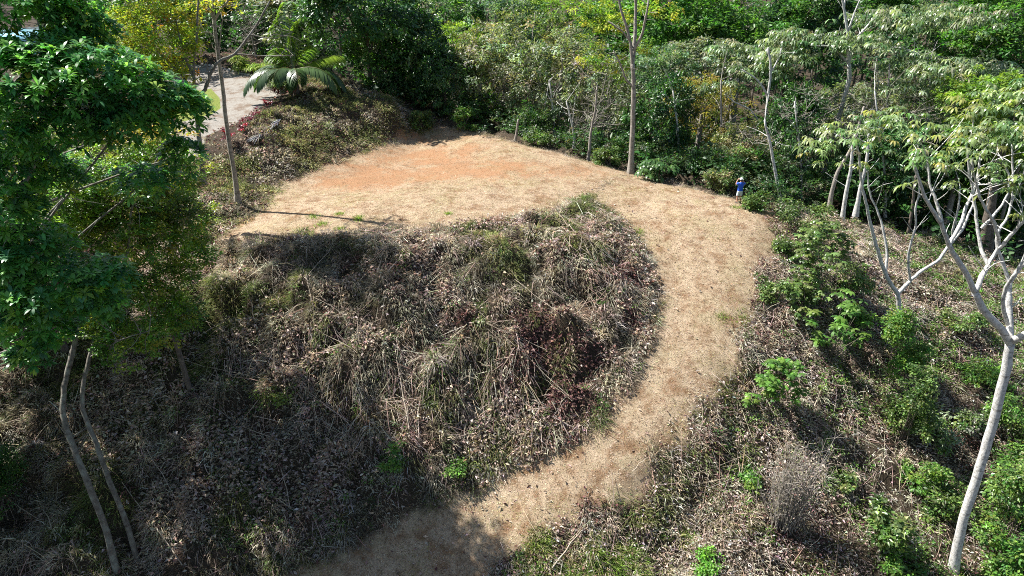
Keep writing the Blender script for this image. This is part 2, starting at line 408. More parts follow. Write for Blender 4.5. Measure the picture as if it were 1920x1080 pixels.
# ------------------------------------------------------------------ the ground, in pieces of one sheet
def mask_cols():
    m = np.zeros((*XX.shape, 4), np.float32); m[..., 3] = 1
    m[..., 0] = np.clip(.5 + S_rag / 1.6, 0, 1)
    o = np.zeros_like(XX)
    for px, py, z, rx, ry, a in ((690, 322, .9, 4.5, 3.6, .85), (830, 318, .9, 4.6, 3.6, .72), (930, 320, .9, 4, 3.2, .68), (800, 285, 1, 7, 5, .62), (760, 250, 1.1, 4, 3, .5), (1060, 325, .7, 4.5, 2.5, .42)):
        q = atz(px, py, z); o = np.maximum(o, a * np.exp(-(((XX - q[0]) / rx) ** 2 + ((YY - q[1]) / ry) ** 2)))
    m[..., 1] = np.clip(o * 1.15 * (.25 + 1.5 * fbm(XX * .8, YY * .8, 151)), 0, .72)
    m[..., 2] = np.clip(.5 + S_drv / 1.2, 0, 1)
    m2 = np.zeros_like(m); m2[..., 3] = 1; m2[..., 0] = np.clip(.5 + S_lwn / .8, 0, 1)
    return m, m2
MASK, MASK2 = mask_cols()
ny, nx_ = XX.shape
jj, ii = np.meshgrid(np.arange(ny - 1), np.arange(nx_ - 1), indexing='ij')
q0 = (jj * nx_ + ii).ravel(); quads = np.stack([q0, q0 + 1, q0 + nx_ + 1, q0 + nx_], 1)
cx_, cy_ = (XX[:-1, :-1] + GS / 2).ravel(), (YY[:-1, :-1] + GS / 2).ravel()
cls = np.zeros(len(quads), int)
cls[sdist(TRACK, cx_, cy_) > 0] = 2; cls[sdist(PAD, cx_, cy_) > 0] = 1
cls[sdist(DRIVEP, cx_, cy_) > 0] = 3; cls[sdist(LAWNP, cx_, cy_) > 0] = 4
VG = np.stack([XX.ravel(), YY.ravel(), ZZ.ravel()], 1).astype(np.float32)
for k, (nm_, lab, cat) in enumerate([('ground', 'rough brown hillside soil under dead leaves and dry grass', 'ground'), ('clearing', 'flat mown clearing of straw and orange earth', 'clearing'), ('dirt_track', 'straw covered track curving round the bank', 'track'), ('gravel_drive', 'pale gravel drive edged with stones beside the palm', 'drive'), ('lawn', 'small green lawn patch beside the gravel drive', 'lawn')]):
    Q = quads[cls == k]; used, inv = np.unique(Q, return_inverse=True); Q = inv.reshape(-1, 4).astype(np.int32)
    me = bpy.data.meshes.new(nm_); me.vertices.add(len(used)); me.vertices.foreach_set('co', VG[used].ravel())
    me.loops.add(Q.size); me.loops.foreach_set('vertex_index', Q.ravel()); me.polygons.add(len(Q)); me.polygons.foreach_set('loop_start', np.arange(0, Q.size, 4, dtype=np.int32))
    me.polygons.foreach_set('use_smooth', np.ones(len(Q), bool))
    for an, arr in (('mask', MASK), ('mask2', MASK2)):
        at = me.attributes.new(an, 'FLOAT_COLOR', 'POINT'); at.data.foreach_set('color', arr.reshape(-1, 4)[used].ravel())
    me.materials.append(M['ground']); me.update(calc_edges=True); me.validate()
    tag(link(nm_, me), lab, cat, None, 'structure')
# the land beyond
bx = np.concatenate([np.arange(-420, -60, 30), np.arange(-60, 64, 4), np.arange(64, 440, 30)]); by = np.concatenate([np.arange(-320, -10, 30), np.arange(-10, 160, 4), np.arange(160, 620, 30)])
BX, BY = np.meshgrid(bx.astype(float), by.astype(float)); BZ = rbf(BX, BY).reshape(BX.shape) - .5
jj, ii = np.meshgrid(np.arange(len(by) - 1), np.arange(len(bx) - 1), indexing='ij')
inside = (BX[jj, ii] > GX0 + 1) & (BX[jj, ii + 1] < GX1 - 1) & (BY[jj, ii] > GY0 + 1) & (BY[jj + 1, ii] < GY1 - 1)
jj, ii = jj[~inside], ii[~inside]; q0 = jj * len(bx) + ii
mb = MB(); mb.add(np.stack([BX.ravel(), BY.ravel(), BZ.ravel()], 1), np.concatenate([np.stack([q0, q0 + 1, q0 + len(bx) + 1], 1), np.stack([q0, q0 + len(bx) + 1, q0 + len(bx)], 1)]), (.04, .05, .02))
tag(mb.build('terrain', M['ground'], None, True), 'wooded hillside ground beyond the clearing', 'terrain', None, 'structure')

# ------------------------------------------------------------------ tree crowns
def pts_in_ells(ells, n, r, inner=.55, low=.35):
    vol = np.array([(e[1][0] * e[1][1] * e[1][2]) ** .67 for e in ells]); k = r.choice(len(ells), n, p=vol / vol.sum())
    d = rdir(n, r); flip = (d[:, 2] < 0) & (r.random(n) > low); d[flip, 2] *= -1
    c = np.array([e[0] for e in ells], float)[k]; ra = np.array([e[1] for e in ells], float)[k]
    rad = inner + (1 - inner) * r.random(n) ** .6
    lob = .82 + .36 * vnoise(d[:, 0] * 2.2 + k * 7.1 + 50, d[:, 1] * 2.2 + d[:, 2] * 2.5 + 50, 5)
    return c + d * ra * (rad * lob)[:, None], d
def fol_clumps(mb, ells, r, nc, nl, rc, L, W, pal, w=None, droop=.3, inner=.55, low=.35, jit=.2):
    c, d = pts_in_ells(ells, nc, r, inner, low)
    base = pick(pal, nc, .22, w, r)
    k = np.repeat(np.arange(nc), nl); n = len(k)
    off = rdir(n, r) * (r.random((n, 1)) ** .5) * rc * [1, 1, .6]
    P = c[k] + off
    ax = rdir(n, r) * [1, 1, .5] + d[k] * .5 + off / rc * .5 - np.array([0, 0, droop])
    nn = rdir(n, r) * .55 + np.array([0, 0, .8]) + d[k] * .35
    col = base[k] * (1 + r.normal(0, jit, (n, 1))) * (1 + r.normal(0, .07, (n, 3)))
    leaves(mb, P, ax, nn, L * r.uniform(.65, 1.25, n), W * r.uniform(.7, 1.2, n), np.clip(col, .004, .9))
    return c
def fol_rosettes(mb, ells, r, nc, nl, L, W, pal, w=None, droop=.5, inner=.6, low=.35, jit=.15, pts=None, flat=.55):
    if pts is None: c, d = pts_in_ells(ells, nc, r, inner, low)
    else: c = np.asarray(pts); nc = len(c); d = nrm(rdir(nc, r) * .6 + [0, 0, .6])
    A = nrm(d * (.6 if flat > .3 else .12) + [0, 0, .8] + r.normal(0, .16, (nc, 3)))
    k = np.repeat(np.arange(nc), nl); n = len(k)
    ang = np.tile(np.arange(nl) * 2 * math.pi / nl, nc) + r.normal(0, .25, n)
    s = nrm(np.cross(A, rdir(nc, r))); t = np.cross(A, s)
    ax = s[k] * np.cos(ang)[:, None] + t[k] * np.sin(ang)[:, None] + A[k] * (flat * r.uniform(.2, 1.2, (n, 1)))
    base = pick(pal, nc, .2, w, r); col = np.clip(base[k] * (1 + r.normal(0, jit, (n, 1))), .004, .9)
    droop_leaves(mb, c[k], ax, L * r.uniform(.75, 1.15, n), W * r.uniform(.8, 1.15, n), col, droop * r.uniform(.6, 1.3, n))
    return c
def limbs(mb, base, top, rad, targets, r, sides=6, wob=.06, n_sub=2):
    """a tapered trunk from base to top and limbs that reach for the targets"""
    base, top = np.asarray(base, float), np.asarray(top, float)
    mid = base * .5 + top * .5 + r.normal(0, .12, 3) * np.linalg.norm(top - base) * [.25, .25, 0]
    tr = smooth_line([base, mid, top], 5); hr = np.linspace(rad, rad * .5, len(tr)); hr[0] *= 1.35
    tube(mb, tr, hr, sides + 2)
    for t in targets:
        f = r.uniform(.5, .98); k = int(f * (len(tr) - 1)); a = tr[k]
        m = a * .5 + t * .5 + np.array([0, 0, -.12 * np.linalg.norm(t - a)]) + r.normal(0, .1, 3)
        ln = smooth_line([a, m, t], 4, wob, r); tube(mb, ln, np.linspace(hr[k] * .55, .018, len(ln)), sides - 1)
        for q in range(n_sub):
            b = ln[r.integers(3, len(ln) - 1)]; e = b + (rdir(1, r)[0] * [1, 1, .6] + [0, 0, .35]) * np.linalg.norm(t - a) * .35
            l2 = smooth_line([b, b * .5 + e * .5 + r.normal(0, .06, 3), e], 3); tube(mb, l2, np.linspace(hr[k] * .22, .012, len(l2)), 4)

G_DARK = [(.018, .05, .018), (.03, .075, .022), (.045, .09, .03)]
G_MID = [(.045, .11, .025), (.06, .14, .03), (.09, .17, .035)]
G_LIME = [(.14, .22, .03), (.20, .27, .04), (.10, .18, .03)]
G_BLUE = [(.045, .09, .055), (.08, .13, .08), (.12, .16, .11)]
G_SILV = [(.10, .12, .08), (.17, .18, .14), (.26, .27, .22), (.07, .10, .05)]
G_OLIV = [(.08, .105, .04), (.125, .13, .055), (.065, .095, .035), (.16, .14, .08)]
G_GREYO = [(.075, .09, .055), (.115, .125, .085), (.055, .08, .04), (.19, .19, .155)]
G_OCHRE = [(.19, .155, .035), (.25, .19, .05), (.12, .12, .03)]
G_YEL = [(.26, .27, .03), (.34, .32, .05), (.16, .21, .03), (.42, .30, .05)]
G_UMB = [(.09, .125, .065), (.15, .18, .11), (.22, .24, .17), (.06, .1, .045)]
G_UMBY = [(.10, .155, .06), (.14, .18, .085), (.22, .24, .15), (.08, .13, .06), (.19, .20, .07)]
GAIN = np.array([1.3, 1.38, 1.2])
G_DARK, G_MID, G_LIME, G_BLUE, G_SILV, G_OLIV, G_GREYO, G_OCHRE, G_YEL, G_UMB, G_UMBY = [[tuple(np.minimum(np.array(c) * GAIN * f, .6)) for c in g] for g, f in ((G_DARK, 1.3), (G_MID, 1.05), (G_LIME, .95), (G_BLUE, 1.2), (G_SILV, 1.1), (G_OLIV, 1.2), (G_GREYO, 1.3), (G_OCHRE, .9), (G_YEL, .95), (G_UMB, 1.1), (G_UMBY, 1.15))]
SPEC = {   # nc, nl, rc, L, W, palette, material, bark, droop
    'dark': (230, 32, .7, .40, .18, G_DARK, 'glossy', 'brown_bark', .4), 'mid': (240, 32, .66, .36, .18, G_MID, 'leaf', 'grey_bark', .3),
    'lime': (230, 32, .6, .33, .16, G_LIME, 'leaf', 'grey_bark', .3), 'blue': (240, 32, .64, .32, .14, G_BLUE, 'leaf', 'grey_bark', .4),
    'silver': (190, 26, .66, .46, .19, G_SILV, 'glossy', 'grey_bark', .6), 'olive': (220, 30, .66, .32, .14, G_OLIV, 'leaf', 'grey_bark', .5),
    'greyolive': (200, 28, .66, .34, .13, G_GREYO, 'leaf', 'grey_bark', .6), 'ochre': (230, 34, .55, .22, .10, G_OCHRE, 'soft', 'grey_bark', .3),
    'yellow': (120, 30, .5, .24, .12, G_YEL, 'soft', 'grey_bark', .4)}
proto = {}
def proto_crown(sp, var):
    if (sp, var) not in proto:
        r = np.random.default_rng(hash_(sp) + var * 101); mb = MB(); nc, nl, rc, L, W, pal, mt, bk, dr = SPEC[sp]
        ells = [((0, 0, 0), (4, 4, 4))]
        for k in range(5):
            a = r.uniform(0, 6.28); ells.append(((2.6 * math.cos(a), 2.6 * math.sin(a), r.uniform(-1.6, 2)), tuple(r.uniform(1.7, 2.4, 3))))
        fol_clumps(mb, ells, r, int(nc * 1.15), nl, rc * .78, L, W, pal, None, dr, .72)
        mt_ = mb.mesh('crown', M[mt]); mb = MB()
        tg = pts_in_ells(ells, 11, r, .8)[0]; limbs(mb, (0, 0, -4.2), (0, 0, 1.5), .2, tg, r, 6)
        proto[(sp, var)] = (mt_, mb.mesh('limbs', M[bk], True))
    return proto[(sp, var)]
def hash_(s): return sum(ord(c) * (i + 3) for i, c in enumerate(s))
def ground_z(x, y): return float(H(np.array([x]), np.array([y]))[0])
def forest_tree(px, py, Y, rx, rz, sp, label, name='forest_tree', group='trees of the forest behind the clearing', var=0):
    c = aty(px, py, Y); gz = ground_z(c[0], c[1]); cz = max(c[2], gz + rz * .8)
    r = np.random.default_rng(int(px * 7 + py * 13))
    root = empty(name, (c[0], c[1], gz - .1), label, 'tree', group)
    cm, lm = proto_crown(sp, var)
    s = (rx / 4.6, rx / 4.6, rz / 4.4); az = r.uniform(0, 6.28)
    for nm_, me in (('crown', cm), ('limbs', lm)):
        o = link(nm_, me, root); o.location = (0, 0, cz - gz + .1); o.scale = s; o.rotation_euler = (0, 0, az)
    mb = MB(); h = cz - gz + .1 - 3.6 * s[2]
    if h > .3:
        lean = r.normal(0, .03 * h, 2); ln = smooth_line([(lean[0], lean[1], 0), (lean[0] * .2 + r.normal(0, .1), lean[1] * .2, h * .55), (0, 0, h)], 4)
        rr = .2 * s[0]; tube(mb, ln, np.linspace(rr * 1.5, rr * .95, len(ln)), 8); mb.build('trunk', M[SPEC[sp][7]], root, True)
    return root

FOREST = [
    (690, 105, 69, 5.2, 5, 'dark', 'dark glossy tree standing directly behind the coconut palm', 0),
    (600, 25, 80, 6, 4.5, 'silver', 'silvery grey leaved tree rising above the coconut palm', 0),
    (740, 60, 84, 5, 4.5, 'greyolive', 'dull brownish grey tree above the dark tree at top', 0),
    (775, 165, 70, 3.4, 4.2, 'dark', 'dark green tree at the head of the shaded bank', 1),
    (720, 170, 70, 3, 3.6, 'mid', 'mid green small tree rooted on top of the shaded bank', 1),
    (825, 40, 96, 6, 5.5, 'mid', 'bright mid green rounded tree at top left of centre', 0),
    (930, 60, 94, 6.2, 5.5, 'blue', 'blue green fine leaved tree beside the bright rounded tree', 0),
    (858, 92, 78, 3.2, 2.6, 'lime', 'small yellow green tree below the bright rounded tree', 0),
    (1030, 42, 102, 5.6, 3.6, 'lime', 'lime green domed tree at the top centre of the forest', 1),
    (1000, 120, 76, 5.8, 5, 'olive', 'broad brownish olive tree below the lime green dome', 0),
    (945, 195, 68, 4.4, 4.6, 'greyolive', 'grey olive tree at the far edge of the clearing', 1),
    (1050, 190, 66, 5, 5.2, 'greyolive', 'large dusty grey tree left of the tall pale trunk', 0),
    (885, 165, 70, 3, 3.8, 'olive', 'yellowish tree overhanging the far end of the clearing', 1),
    (835, 200, 67, 2.6, 3, 'dark', 'low very dark tree at the far corner of the clearing', 0),
    (1275, 60, 86, 7, 6.5, 'mid', 'broad mid green tree right of the tall pale trunk', 1),
    (1395, 50, 92, 7, 6, 'mid', 'fresh green tall tree at the top right of centre', 0),
    (1490, 60, 96, 6.5, 6, 'dark', 'dark green tree behind the big umbrella leaved tree', 1),
    (1160, 40, 104, 6, 5, 'mid', 'green tree far behind the tall pale trunk', 0),
    (1320, 140, 74, 4.2, 3.4, 'silver', 'silvery grey leaved tree in the middle of the forest', 1),
    (1240, 165, 70, 3.4, 3.6, 'blue', 'grey green tree just right of the tall pale trunk', 1),
    (1310, 245, 60, 4.2, 4.2, 'ochre', 'ochre yellow bushy tree behind the person', 0),
    (1385, 300, 54, 2.6, 2.8, 'olive', 'olive leaved low tree directly behind the person', 1),
    (1225, 250, 59, 2.8, 4.2, 'dark', 'dark green tree beside the base of the pale trunk', 1),
    (1140, 240, 62, 3, 4, 'greyolive', 'thin grey tree left of the base of the pale trunk', 1),
    (1890, 75, 100, 7.5, 7, 'mid', 'bright green tree in the top right corner', 1),
    (1790, 20, 112, 7, 6, 'blue', 'blue green tree behind the top of the umbrella leaved tree', 1),
    (1600, 20, 112, 7, 6, 'mid', 'green tree behind the fork of the leaning trunk', 1),
    (1830, 205, 54, 3.6, 2.8, 'lime', 'lime green small tree between two umbrella leaved trees', 1),
    (1480, 290, 56, 2.6, 4.4, 'dark', 'dark narrow tree between the slender pale trunks', 0),
    (1640, 390, 55, 3.6, 3.6, 'dark', 'dark understorey tree behind the forked white tree', 1),
    (1750, 400, 57, 4.2, 4.2, 'dark', 'dark understorey tree right of the forked white tree', 0),
    (1860, 420, 58, 4.4, 4, 'mid', 'deep green understorey tree behind the large white tree', 0),
    (1905, 330, 52, 3.2, 4, 'lime', 'light green tree at the right edge behind white branches', 0),
    (1560, 250, 62, 4.4, 4, 'greyolive', 'grey thicket tree among the leaning trunks', 0),
    (1660, 220, 64, 4.4, 3.6, 'greyolive', 'drab grey tree under the big umbrella leaved tree', 1),
    (480, 40, 92, 6, 5, 'dark', 'dark tree behind the slender leaning pole tree', 1),
    (400, 40, 98, 6, 5, 'dark', 'dark green tree past the far side of the gravel drive', 0),
    (520, 95, 84, 4, 3.6, 'dark', 'dark low tree behind the fronds of the coconut palm', 1),
    (245, 20, 74, 6, 5, 'mid', 'green tree beyond the lawn seen through the left branches', 0),
]
for (px, py, Y, rx, rz, sp, lab, var) in FOREST: forest_tree(px, py + 4, Y, rx * 1.15, rz * 1.3, sp, lab, var=var)

LEFTB_ = np.vstack([poly(TOE_L), poly([(800, 228, 1.6), (740, 208, 3), (690, 185, 4), (620, 150, 4.8), (545, 130, 4.9), (380, 110, 5), (300, 110, 5), (300, 440, 0)])])
# far canopy and undergrowth that read as one mass
r = np.random.default_rng(77); mb = MB(); ells = []
for k in range(230):
    y = r.uniform(92, 175); x = r.uniform(-.95, .95) * y; ells.append(((x, y, float(rbf(x, y)[0]) + r.uniform(7, 12)), (r.uniform(4, 6), r.uniform(4, 6), r.uniform(3.5, 5))))
fol_clumps(mb, ells, r, 5200, 16, .8, .8, .4, [G_MID[0]] + G_DARK + G_DARK + G_BLUE[:2], None, .3, .75, .2)
for e in ells: tube(mb, [(e[0][0], e[0][1], float(rbf(e[0][0], e[0][1])[0]) - 1), (e[0][0] + .2, e[0][1], e[0][2])], [.3, .15], 5, (.12, .1, .08))
tag(mb.build('forest', M['leaf']), 'green wooded hillside rising far behind the clearing', 'forest', None, 'stuff')
mb = MB(); ells = []
for k in range(1100):
    y = r.uniform(50, 140); x = r.uniform(-.45, .92) * y
    if sdist(PAD, np.array([x]), np.array([y]))[0] > -3 or sdist(TRACK, np.array([x]), np.array([y]))[0] > -3 or sdist(LEFTB_, np.array([x]), np.array([y]))[0] > -2: continue
    hh = r.uniform(1.2, 3.6) + max(0, y - 90) * .06; ells.append(((x, y, float(H(np.array([x]), np.array([y]))[0]) + hh * .45), (r.uniform(1.4, 2.6), r.uniform(1.4, 2.6), hh)))
fol_clumps(mb, ells, r, 5200, 13, .62, .58, .3, [tuple(np.array(c) * .8) for c in G_DARK + G_DARK + G_MID[:1]], None, .3, .7, .3)  # palette dimmed: the dark gaps under the crowns are put into leaf colour
tag(mb.build('undergrowth', M['leaf']), 'deep green leafy mass filling the forest below the tree crowns', 'undergrowth', None, 'stuff')
mb = MB(); ells = []
edge = np.vstack([poly([(690, 215, 3), (760, 225, 2), (800, 228, 1.5)]), poly(FAR), poly(FAR2)[1:], poly([(1480, 400, -1.6), (1560, 415, -3), (1650, 450, -5), (1750, 455, -6), (1850, 470, -7), (1930, 480, -7.5)])])
for k in range(260):
    i = r.integers(0, len(edge) - 1); t = r.random(); p = edge[i] * (1 - t) + edge[i + 1] * t
    back = r.uniform(1.6, 9.5); dd = p / np.linalg.norm(p) * back; x, y = p + dd + r.normal(0, .6, 2)
    hh = r.uniform(.6, 1.5) + back * .13
    ells.append(((x, y, ground_z(x, y) + hh * .5), (r.uniform(.7, 1.5), r.uniform(.7, 1.5), hh)))
fol_clumps(mb, ells, r, 2600, 18, .42, .26, .12, [tuple(np.array(c) * .8) for c in G_DARK + G_DARK + G_MID[:1] + G_GREYO[:2]], None, .3, .6)  # leaf colours darkened to stand in for shade beneath the canopy
tag(mb.build('undergrowth', M['leaf']), 'dark leafy undergrowth along the forest edge', 'undergrowth', None, 'stuff')

# ------------------------------------------------------------------ trees drawn limb by limb
def plines(mb, Y, lines, r, dy=.6, sides=7, k=4):
    """polylines measured in the photograph on the tree's own upright plane, each with some depth of its own"""
    ends = []
    for (pts, w0, w1) in lines:
        P = []
        for q in pts:
            P.append(aty(q[0], q[1], Y + (q[2] if len(q) > 2 else 0)))
        P = np.array(P); sc = np.hypot(Y, 6) / FPX * .66
        ln = smooth_line(P, k, .012, r); rd_ = np.linspace(w0, w1, len(ln)) * sc * .5
        if sides >= 9: rd_[:4] *= np.array([1.5, 1.25, 1.1, 1.04])
        tube(mb, ln, rd_ * (1 + r.normal(0, .035, len(ln))), sides); ends.append(ln)
    return ends
def twigs(mb, lines, r, n, ln, rad=.02, up=.5):
    tips = []
    for L_ in lines:
        for _ in range(n):
            a = L_[r.integers(int(len(L_) * .45), len(L_))]; d = nrm(rdir(1, r)[0] + [0, 0, up]); e = a + d * ln * r.uniform(.5, 1.2)
            s = smooth_line([a, (a + e) / 2 + r.normal(0, .08, 3), e], 3); tube(mb, s, np.linspace(rad, rad * .4, len(s)), 4); tips.append(e)
    return tips

def limb_parts(root, Y, lines, r, bark, ntw, tl, up=.6, sides=7):
    ll = []; tips = []
    for ln in lines:
        mb = LB(root); q = plines(mb, Y, [ln], r, sides=sides); ll += q
        if ntw and (ln is not lines[0] or len(lines) < 3): tips += twigs(mb, q, r, ntw, tl, .02, up)
        mb.build('limb', M[bark], root, True)
    return ll, tips
class LB(MB):                              # builds in the root's own space
    def __init__(s, o): super().__init__(); s.o = np.array(o.location)
    def add(s, v, f, c=None): super().add(np.asarray(v, float).reshape(-1, 3) - s.o, f, c)
# large white tree at right
r = np.random.default_rng(5); Y1 = G(1790, 1066)[1]
root = empty('white_barked_tree', aty(1787, 1080, Y1), 'large white barked tree with a curved trunk and forking bare limbs at the right edge', 'tree', 'white barked trees')
mb = LB(root)
plines(mb, Y1, [([(1784, 1090), (1800, 1000), (1830, 900), (1860, 800), (1885, 700), (1894, 640)], 33, 28)], r, sides=12)
mb.build('trunk', M['white_bark'], root, True)
L1, tips = limb_parts(root, Y1, [
    ([(1894, 645), (1880, 620, -.1), (1845, 582, -.3), (1828, 548, -.4)], 27, 19),
    ([(1828, 548, -.4), (1812, 515, -.6), (1790, 478, -.8), (1780, 460, -.9), (1765, 420, -1.2), (1740, 380, -1.5), (1722, 335, -1.8), (1712, 300, -2)], 17, 6),
    ([(1780, 460, -.9), (1800, 420, -.6), (1815, 380, -.3), (1832, 335, .1), (1838, 290, .3)], 12, 5),
    ([(1766, 420, -1.2), (1758, 385, -1), (1745, 350, -.8), (1738, 300, -.6)], 10, 5),
    ([(1828, 548, -.4), (1840, 518, -.1), (1853, 498, .2)], 17, 14),
    ([(1853, 498, .2), (1838, 462, .6), (1832, 420, .9), (1826, 370, 1.1), (1817, 315, 1.2), (1812, 265, 1.3)], 12, 5),
    ([(1853, 498, .2), (1867, 472, .2), (1873, 452, .1), (1862, 415, -.2), (1845, 385, -.4), (1832, 350, -.5), (1822, 300, -.6)], 12, 5),
    ([(1840, 428, 1), (1862, 405, 1), (1885, 375, 1.2), (1893, 335, 1.4), (1880, 300, 1.5)], 9, 4),
    ([(1894, 645), (1893, 600, .4), (1891, 560, .7), (1893, 530, .9)], 22, 17),
    ([(1893, 530, .9), (1880, 492, 1.1), (1869, 458, 1.2), (1874, 430, 1.3), (1892, 400, 1.5), (1899, 340, 1.8), (1897, 270, 2)], 12, 5),
    ([(1893, 530, .9), (1910, 505, .8), (1935, 478, .6), (1960, 430, .5)], 14, 8),
    ([(1889, 608, .2), (1881, 572, -.3), (1887, 538, -.6), (1905, 510, -.9), (1925, 470, -1.1), (1935, 400, -1.3)], 13, 7),
    ([(1875, 465, .1), (1890, 448, -.2), (1910, 425, -.5), (1930, 405, -.7)], 11, 8),
    ([(1894, 640), (1920, 628, -.5), (1955, 600, -1), (1985, 540, -1.2), (1990, 440, -1)], 26, 9)], r, 'white_bark', 5, 1.6, .7)
mb = LB(root)
pts = np.array(tips + [l[-1] for l in L1])
ell = [(aty(x, y, Y1 + dy), (a, a, b)) for x, y, dy, a, b in ((1880, 262, 0, 1.5, .9), (1790, 265, -1.5, 1.3, .8), (1850, 205, 1.5, 1.4, .7), (1930, 260, 0, 1.4, 1.1), (1735, 300, -1.8, .8, .5), (1905, 175, 1.8, 1.2, .6), (1800, 205, 1, .9, .4), (1860, 320, -.5, .7, .4))]
fol_rosettes(mb, ell, r, 160, 9, .36, .07, G_UMBY, None, 1.8, .3, .4, flat=.2)
fol_rosettes(mb, None, r, 0, 9, .4, .08, G_UMBY, None, 1.8, flat=.2, pts=pts[pts[:, 2] > 6.8])
mb.build('crown', M['glossy'], root)

# forked white tree at mid right
r = np.random.default_rng(6); Y2 = G(1686, 594)[1]
root = empty('white_barked_tree', aty(1687, 600, Y2), 'smaller white barked tree forking low into a V on the leaf strewn slope', 'tree', 'white barked trees')
mb = LB(root); plines(mb, Y2, [([(1688, 604), (1686, 575), (1683, 551)], 16, 14)], r, sides=10); mb.build('trunk', M['white_bark'], root, True)
L2, tips = limb_parts(root, Y2, [
    ([(1683, 551), (1666, 526, -.2), (1655, 500, -.3), (1645, 468, -.5), (1635, 430, -.7), (1626, 390, -.9), (1616, 345, -1.1), (1612, 300, -1.2), (1605, 262, -1.3)], 14, 5),
    ([(1660, 512, -.25), (1663, 475, .1), (1656, 432, .4), (1645, 395, .7), (1631, 362, .9), (1625, 310, 1)], 9, 4),
    ([(1683, 551), (1705, 528, .2), (1728, 508, .3), (1757, 490, .4), (1777, 463, .6), (1803, 432, .8), (1815, 405, 1), (1828, 375, 1.2), (1835, 330, 1.4)], 12, 5),
    ([(1707, 527, .2), (1703, 490, -.2), (1706, 460, -.4), (1716, 428, -.5), (1717, 390, -.6), (1724, 350, -.7), (1718, 310, -.8)], 8, 4),
    ([(1785, 455, .6), (1788, 425, .2), (1796, 395, -.1), (1800, 350, -.3)], 8, 4)], r, 'white_bark', 5, 1.7, .8)
mb = LB(root); pts = np.array(tips + [l[-1] for l in L2])
ell = [(aty(x, y, Y2 + dy), (a, a, b)) for x, y, dy, a, b in ((1585, 258, -1, 2.1, .9), (1530, 280, -1.5, 1.3, .7), (1650, 240, 0, 1.8, 1.0), (1715, 295, 0, 1.4, 1.0), (1695, 225, 1.5, 1.5, .8), (1600, 310, -.5, 1.0, .5), (1760, 250, 1, 1.2, .8))]
fol_rosettes(mb, ell, r, 155, 9, .53, .095, G_UMBY, None, 1.8, .3, .4, flat=.2)
fol_rosettes(mb, None, r, 0, 9, .58, .11, G_UMBY, None, 1.8, flat=.2, pts=pts[pts[:, 2] > 4])
mb.build('crown', M['glossy'], root)

def drawn_tree(name, label, Y, trunk, limbl, bark, crown=None, group=None, seed=1, ntw=3, tl=1.5):
    r = np.random.default_rng(seed); b = trunk[0][0]
    root = empty(name, aty(b[0], b[1], Y), label, 'tree', group)
    mb = LB(root); tl_ = plines(mb, Y, [trunk], r, sides=9); mb.build('trunk', M[bark], root, True)
    ll = list(tl_)
    tips = []
    if limbl: ll, tips = limb_parts(root, Y, limbl, r, bark, ntw, tl, .5, 6)
    elif ntw:
        mb = LB(root)
        for q in range(ntw):
            a = ll[0][r.integers(int(len(ll[0]) * .45), len(ll[0]))]; e = a + nrm(rdir(1, r)[0] + [0, 0, .5]) * tl * r.uniform(.5, 1.2)
            mb = LB(root); sl = smooth_line([a, (a + e) / 2 + r.normal(0, .08, 3), e], 3); tube(mb, sl, np.linspace(.03, .01, len(sl)), 5); mb.build('limb', M[bark], root, True)
    if crown:
        mb = LB(root); crown(mb, r, ll, tips); mb.build('crown', M[crown.mat], root)
    return root
def crown_fn(mat, f): f.mat = mat; return f
def E(Y, *items): return [(aty(x, y, Y + dy), (a, a, b)) for x, y, dy, a, b in items]

# big umbrella-leaved tree, top right
Yu = 60
def cu(mb, r, ll, tips):
    ell = E(Yu, (1530, 80, 0, 3.4, 1.3), (1480, 75, 1, 2.4, 1.0), (1690, 45, 2, 5, 1.5), (1800, 40, 1, 3.8, 1.4), (1620, 90, -1, 3, 1.2), (1740, 130, -2, 4.2, 1.4), (1850, 140, -1, 3.6, 1.3), (1690, 170, -3, 2.6, 1.0), (1790, 165, -3, 3.2, 1.1), (1470, 110, -1, 2.2, .9))
    fol_rosettes(mb, ell, r, 900, 9, .74, .115, G_UMB, None, 1.9, .35, .3, flat=.2)
drawn_tree('umbrella_tree', 'big umbrella tree with drooping grey green whorls and a leaning forked trunk', Yu,
    ([(1524, 397), (1545, 320), (1563, 255), (1580, 195), (1592, 150), (1592, 120)], 15, 11),
    [([(1592, 130), (1590, 90), (1588, 50), (1580, 5), (1572, -20)], 9, 4), ([(1591, 120), (1602, 80, .5), (1625, 50, 1), (1650, 25, 1.5)], 8, 4), ([(1590, 60), (1600, 30), (1612, 0)], 6, 3), ([(1588, 50), (1583, 20), (1588, -20)], 5, 3),
     ([(1610, 75, .6), (1640, 90, 0), (1690, 90, -1), (1740, 110, -1.5)], 7, 4), ([(1592, 120), (1560, 90, -.5), (1520, 85, -1)], 6, 3)], 'white_bark', crown_fn('glossy', cu), 'umbrella leaved trees', 41, 5, 1.6)
def cu2(mb, r, ll, tips):
    fol_rosettes(mb, E(62, (1420, 130, 0, 3.4, 1.2), (1370, 100, 1, 2.6, 1), (1350, 170, -1, 2.2, .9), (1450, 95, 0, 2, .9)), r, 270, 9, .78, .12, G_UMB, None, 1.9, .35, .3, flat=.2)
drawn_tree('umbrella_tree', 'smaller umbrella leaved tree standing behind the person', 58, ([(1428, 378), (1430, 300), (1437, 210), (1445, 130), (1440, 90)], 9, 6),
    [([(1440, 180), (1420, 150), (1390, 130)], 6, 3), ([(1434, 240), (1405, 205), (1375, 190), (1355, 170)], 6, 3), ([(1443, 140), (1460, 110), (1465, 90)], 5, 3)], 'white_bark', crown_fn('glossy', cu2), 'umbrella leaved trees', 42, 4, 1.5)
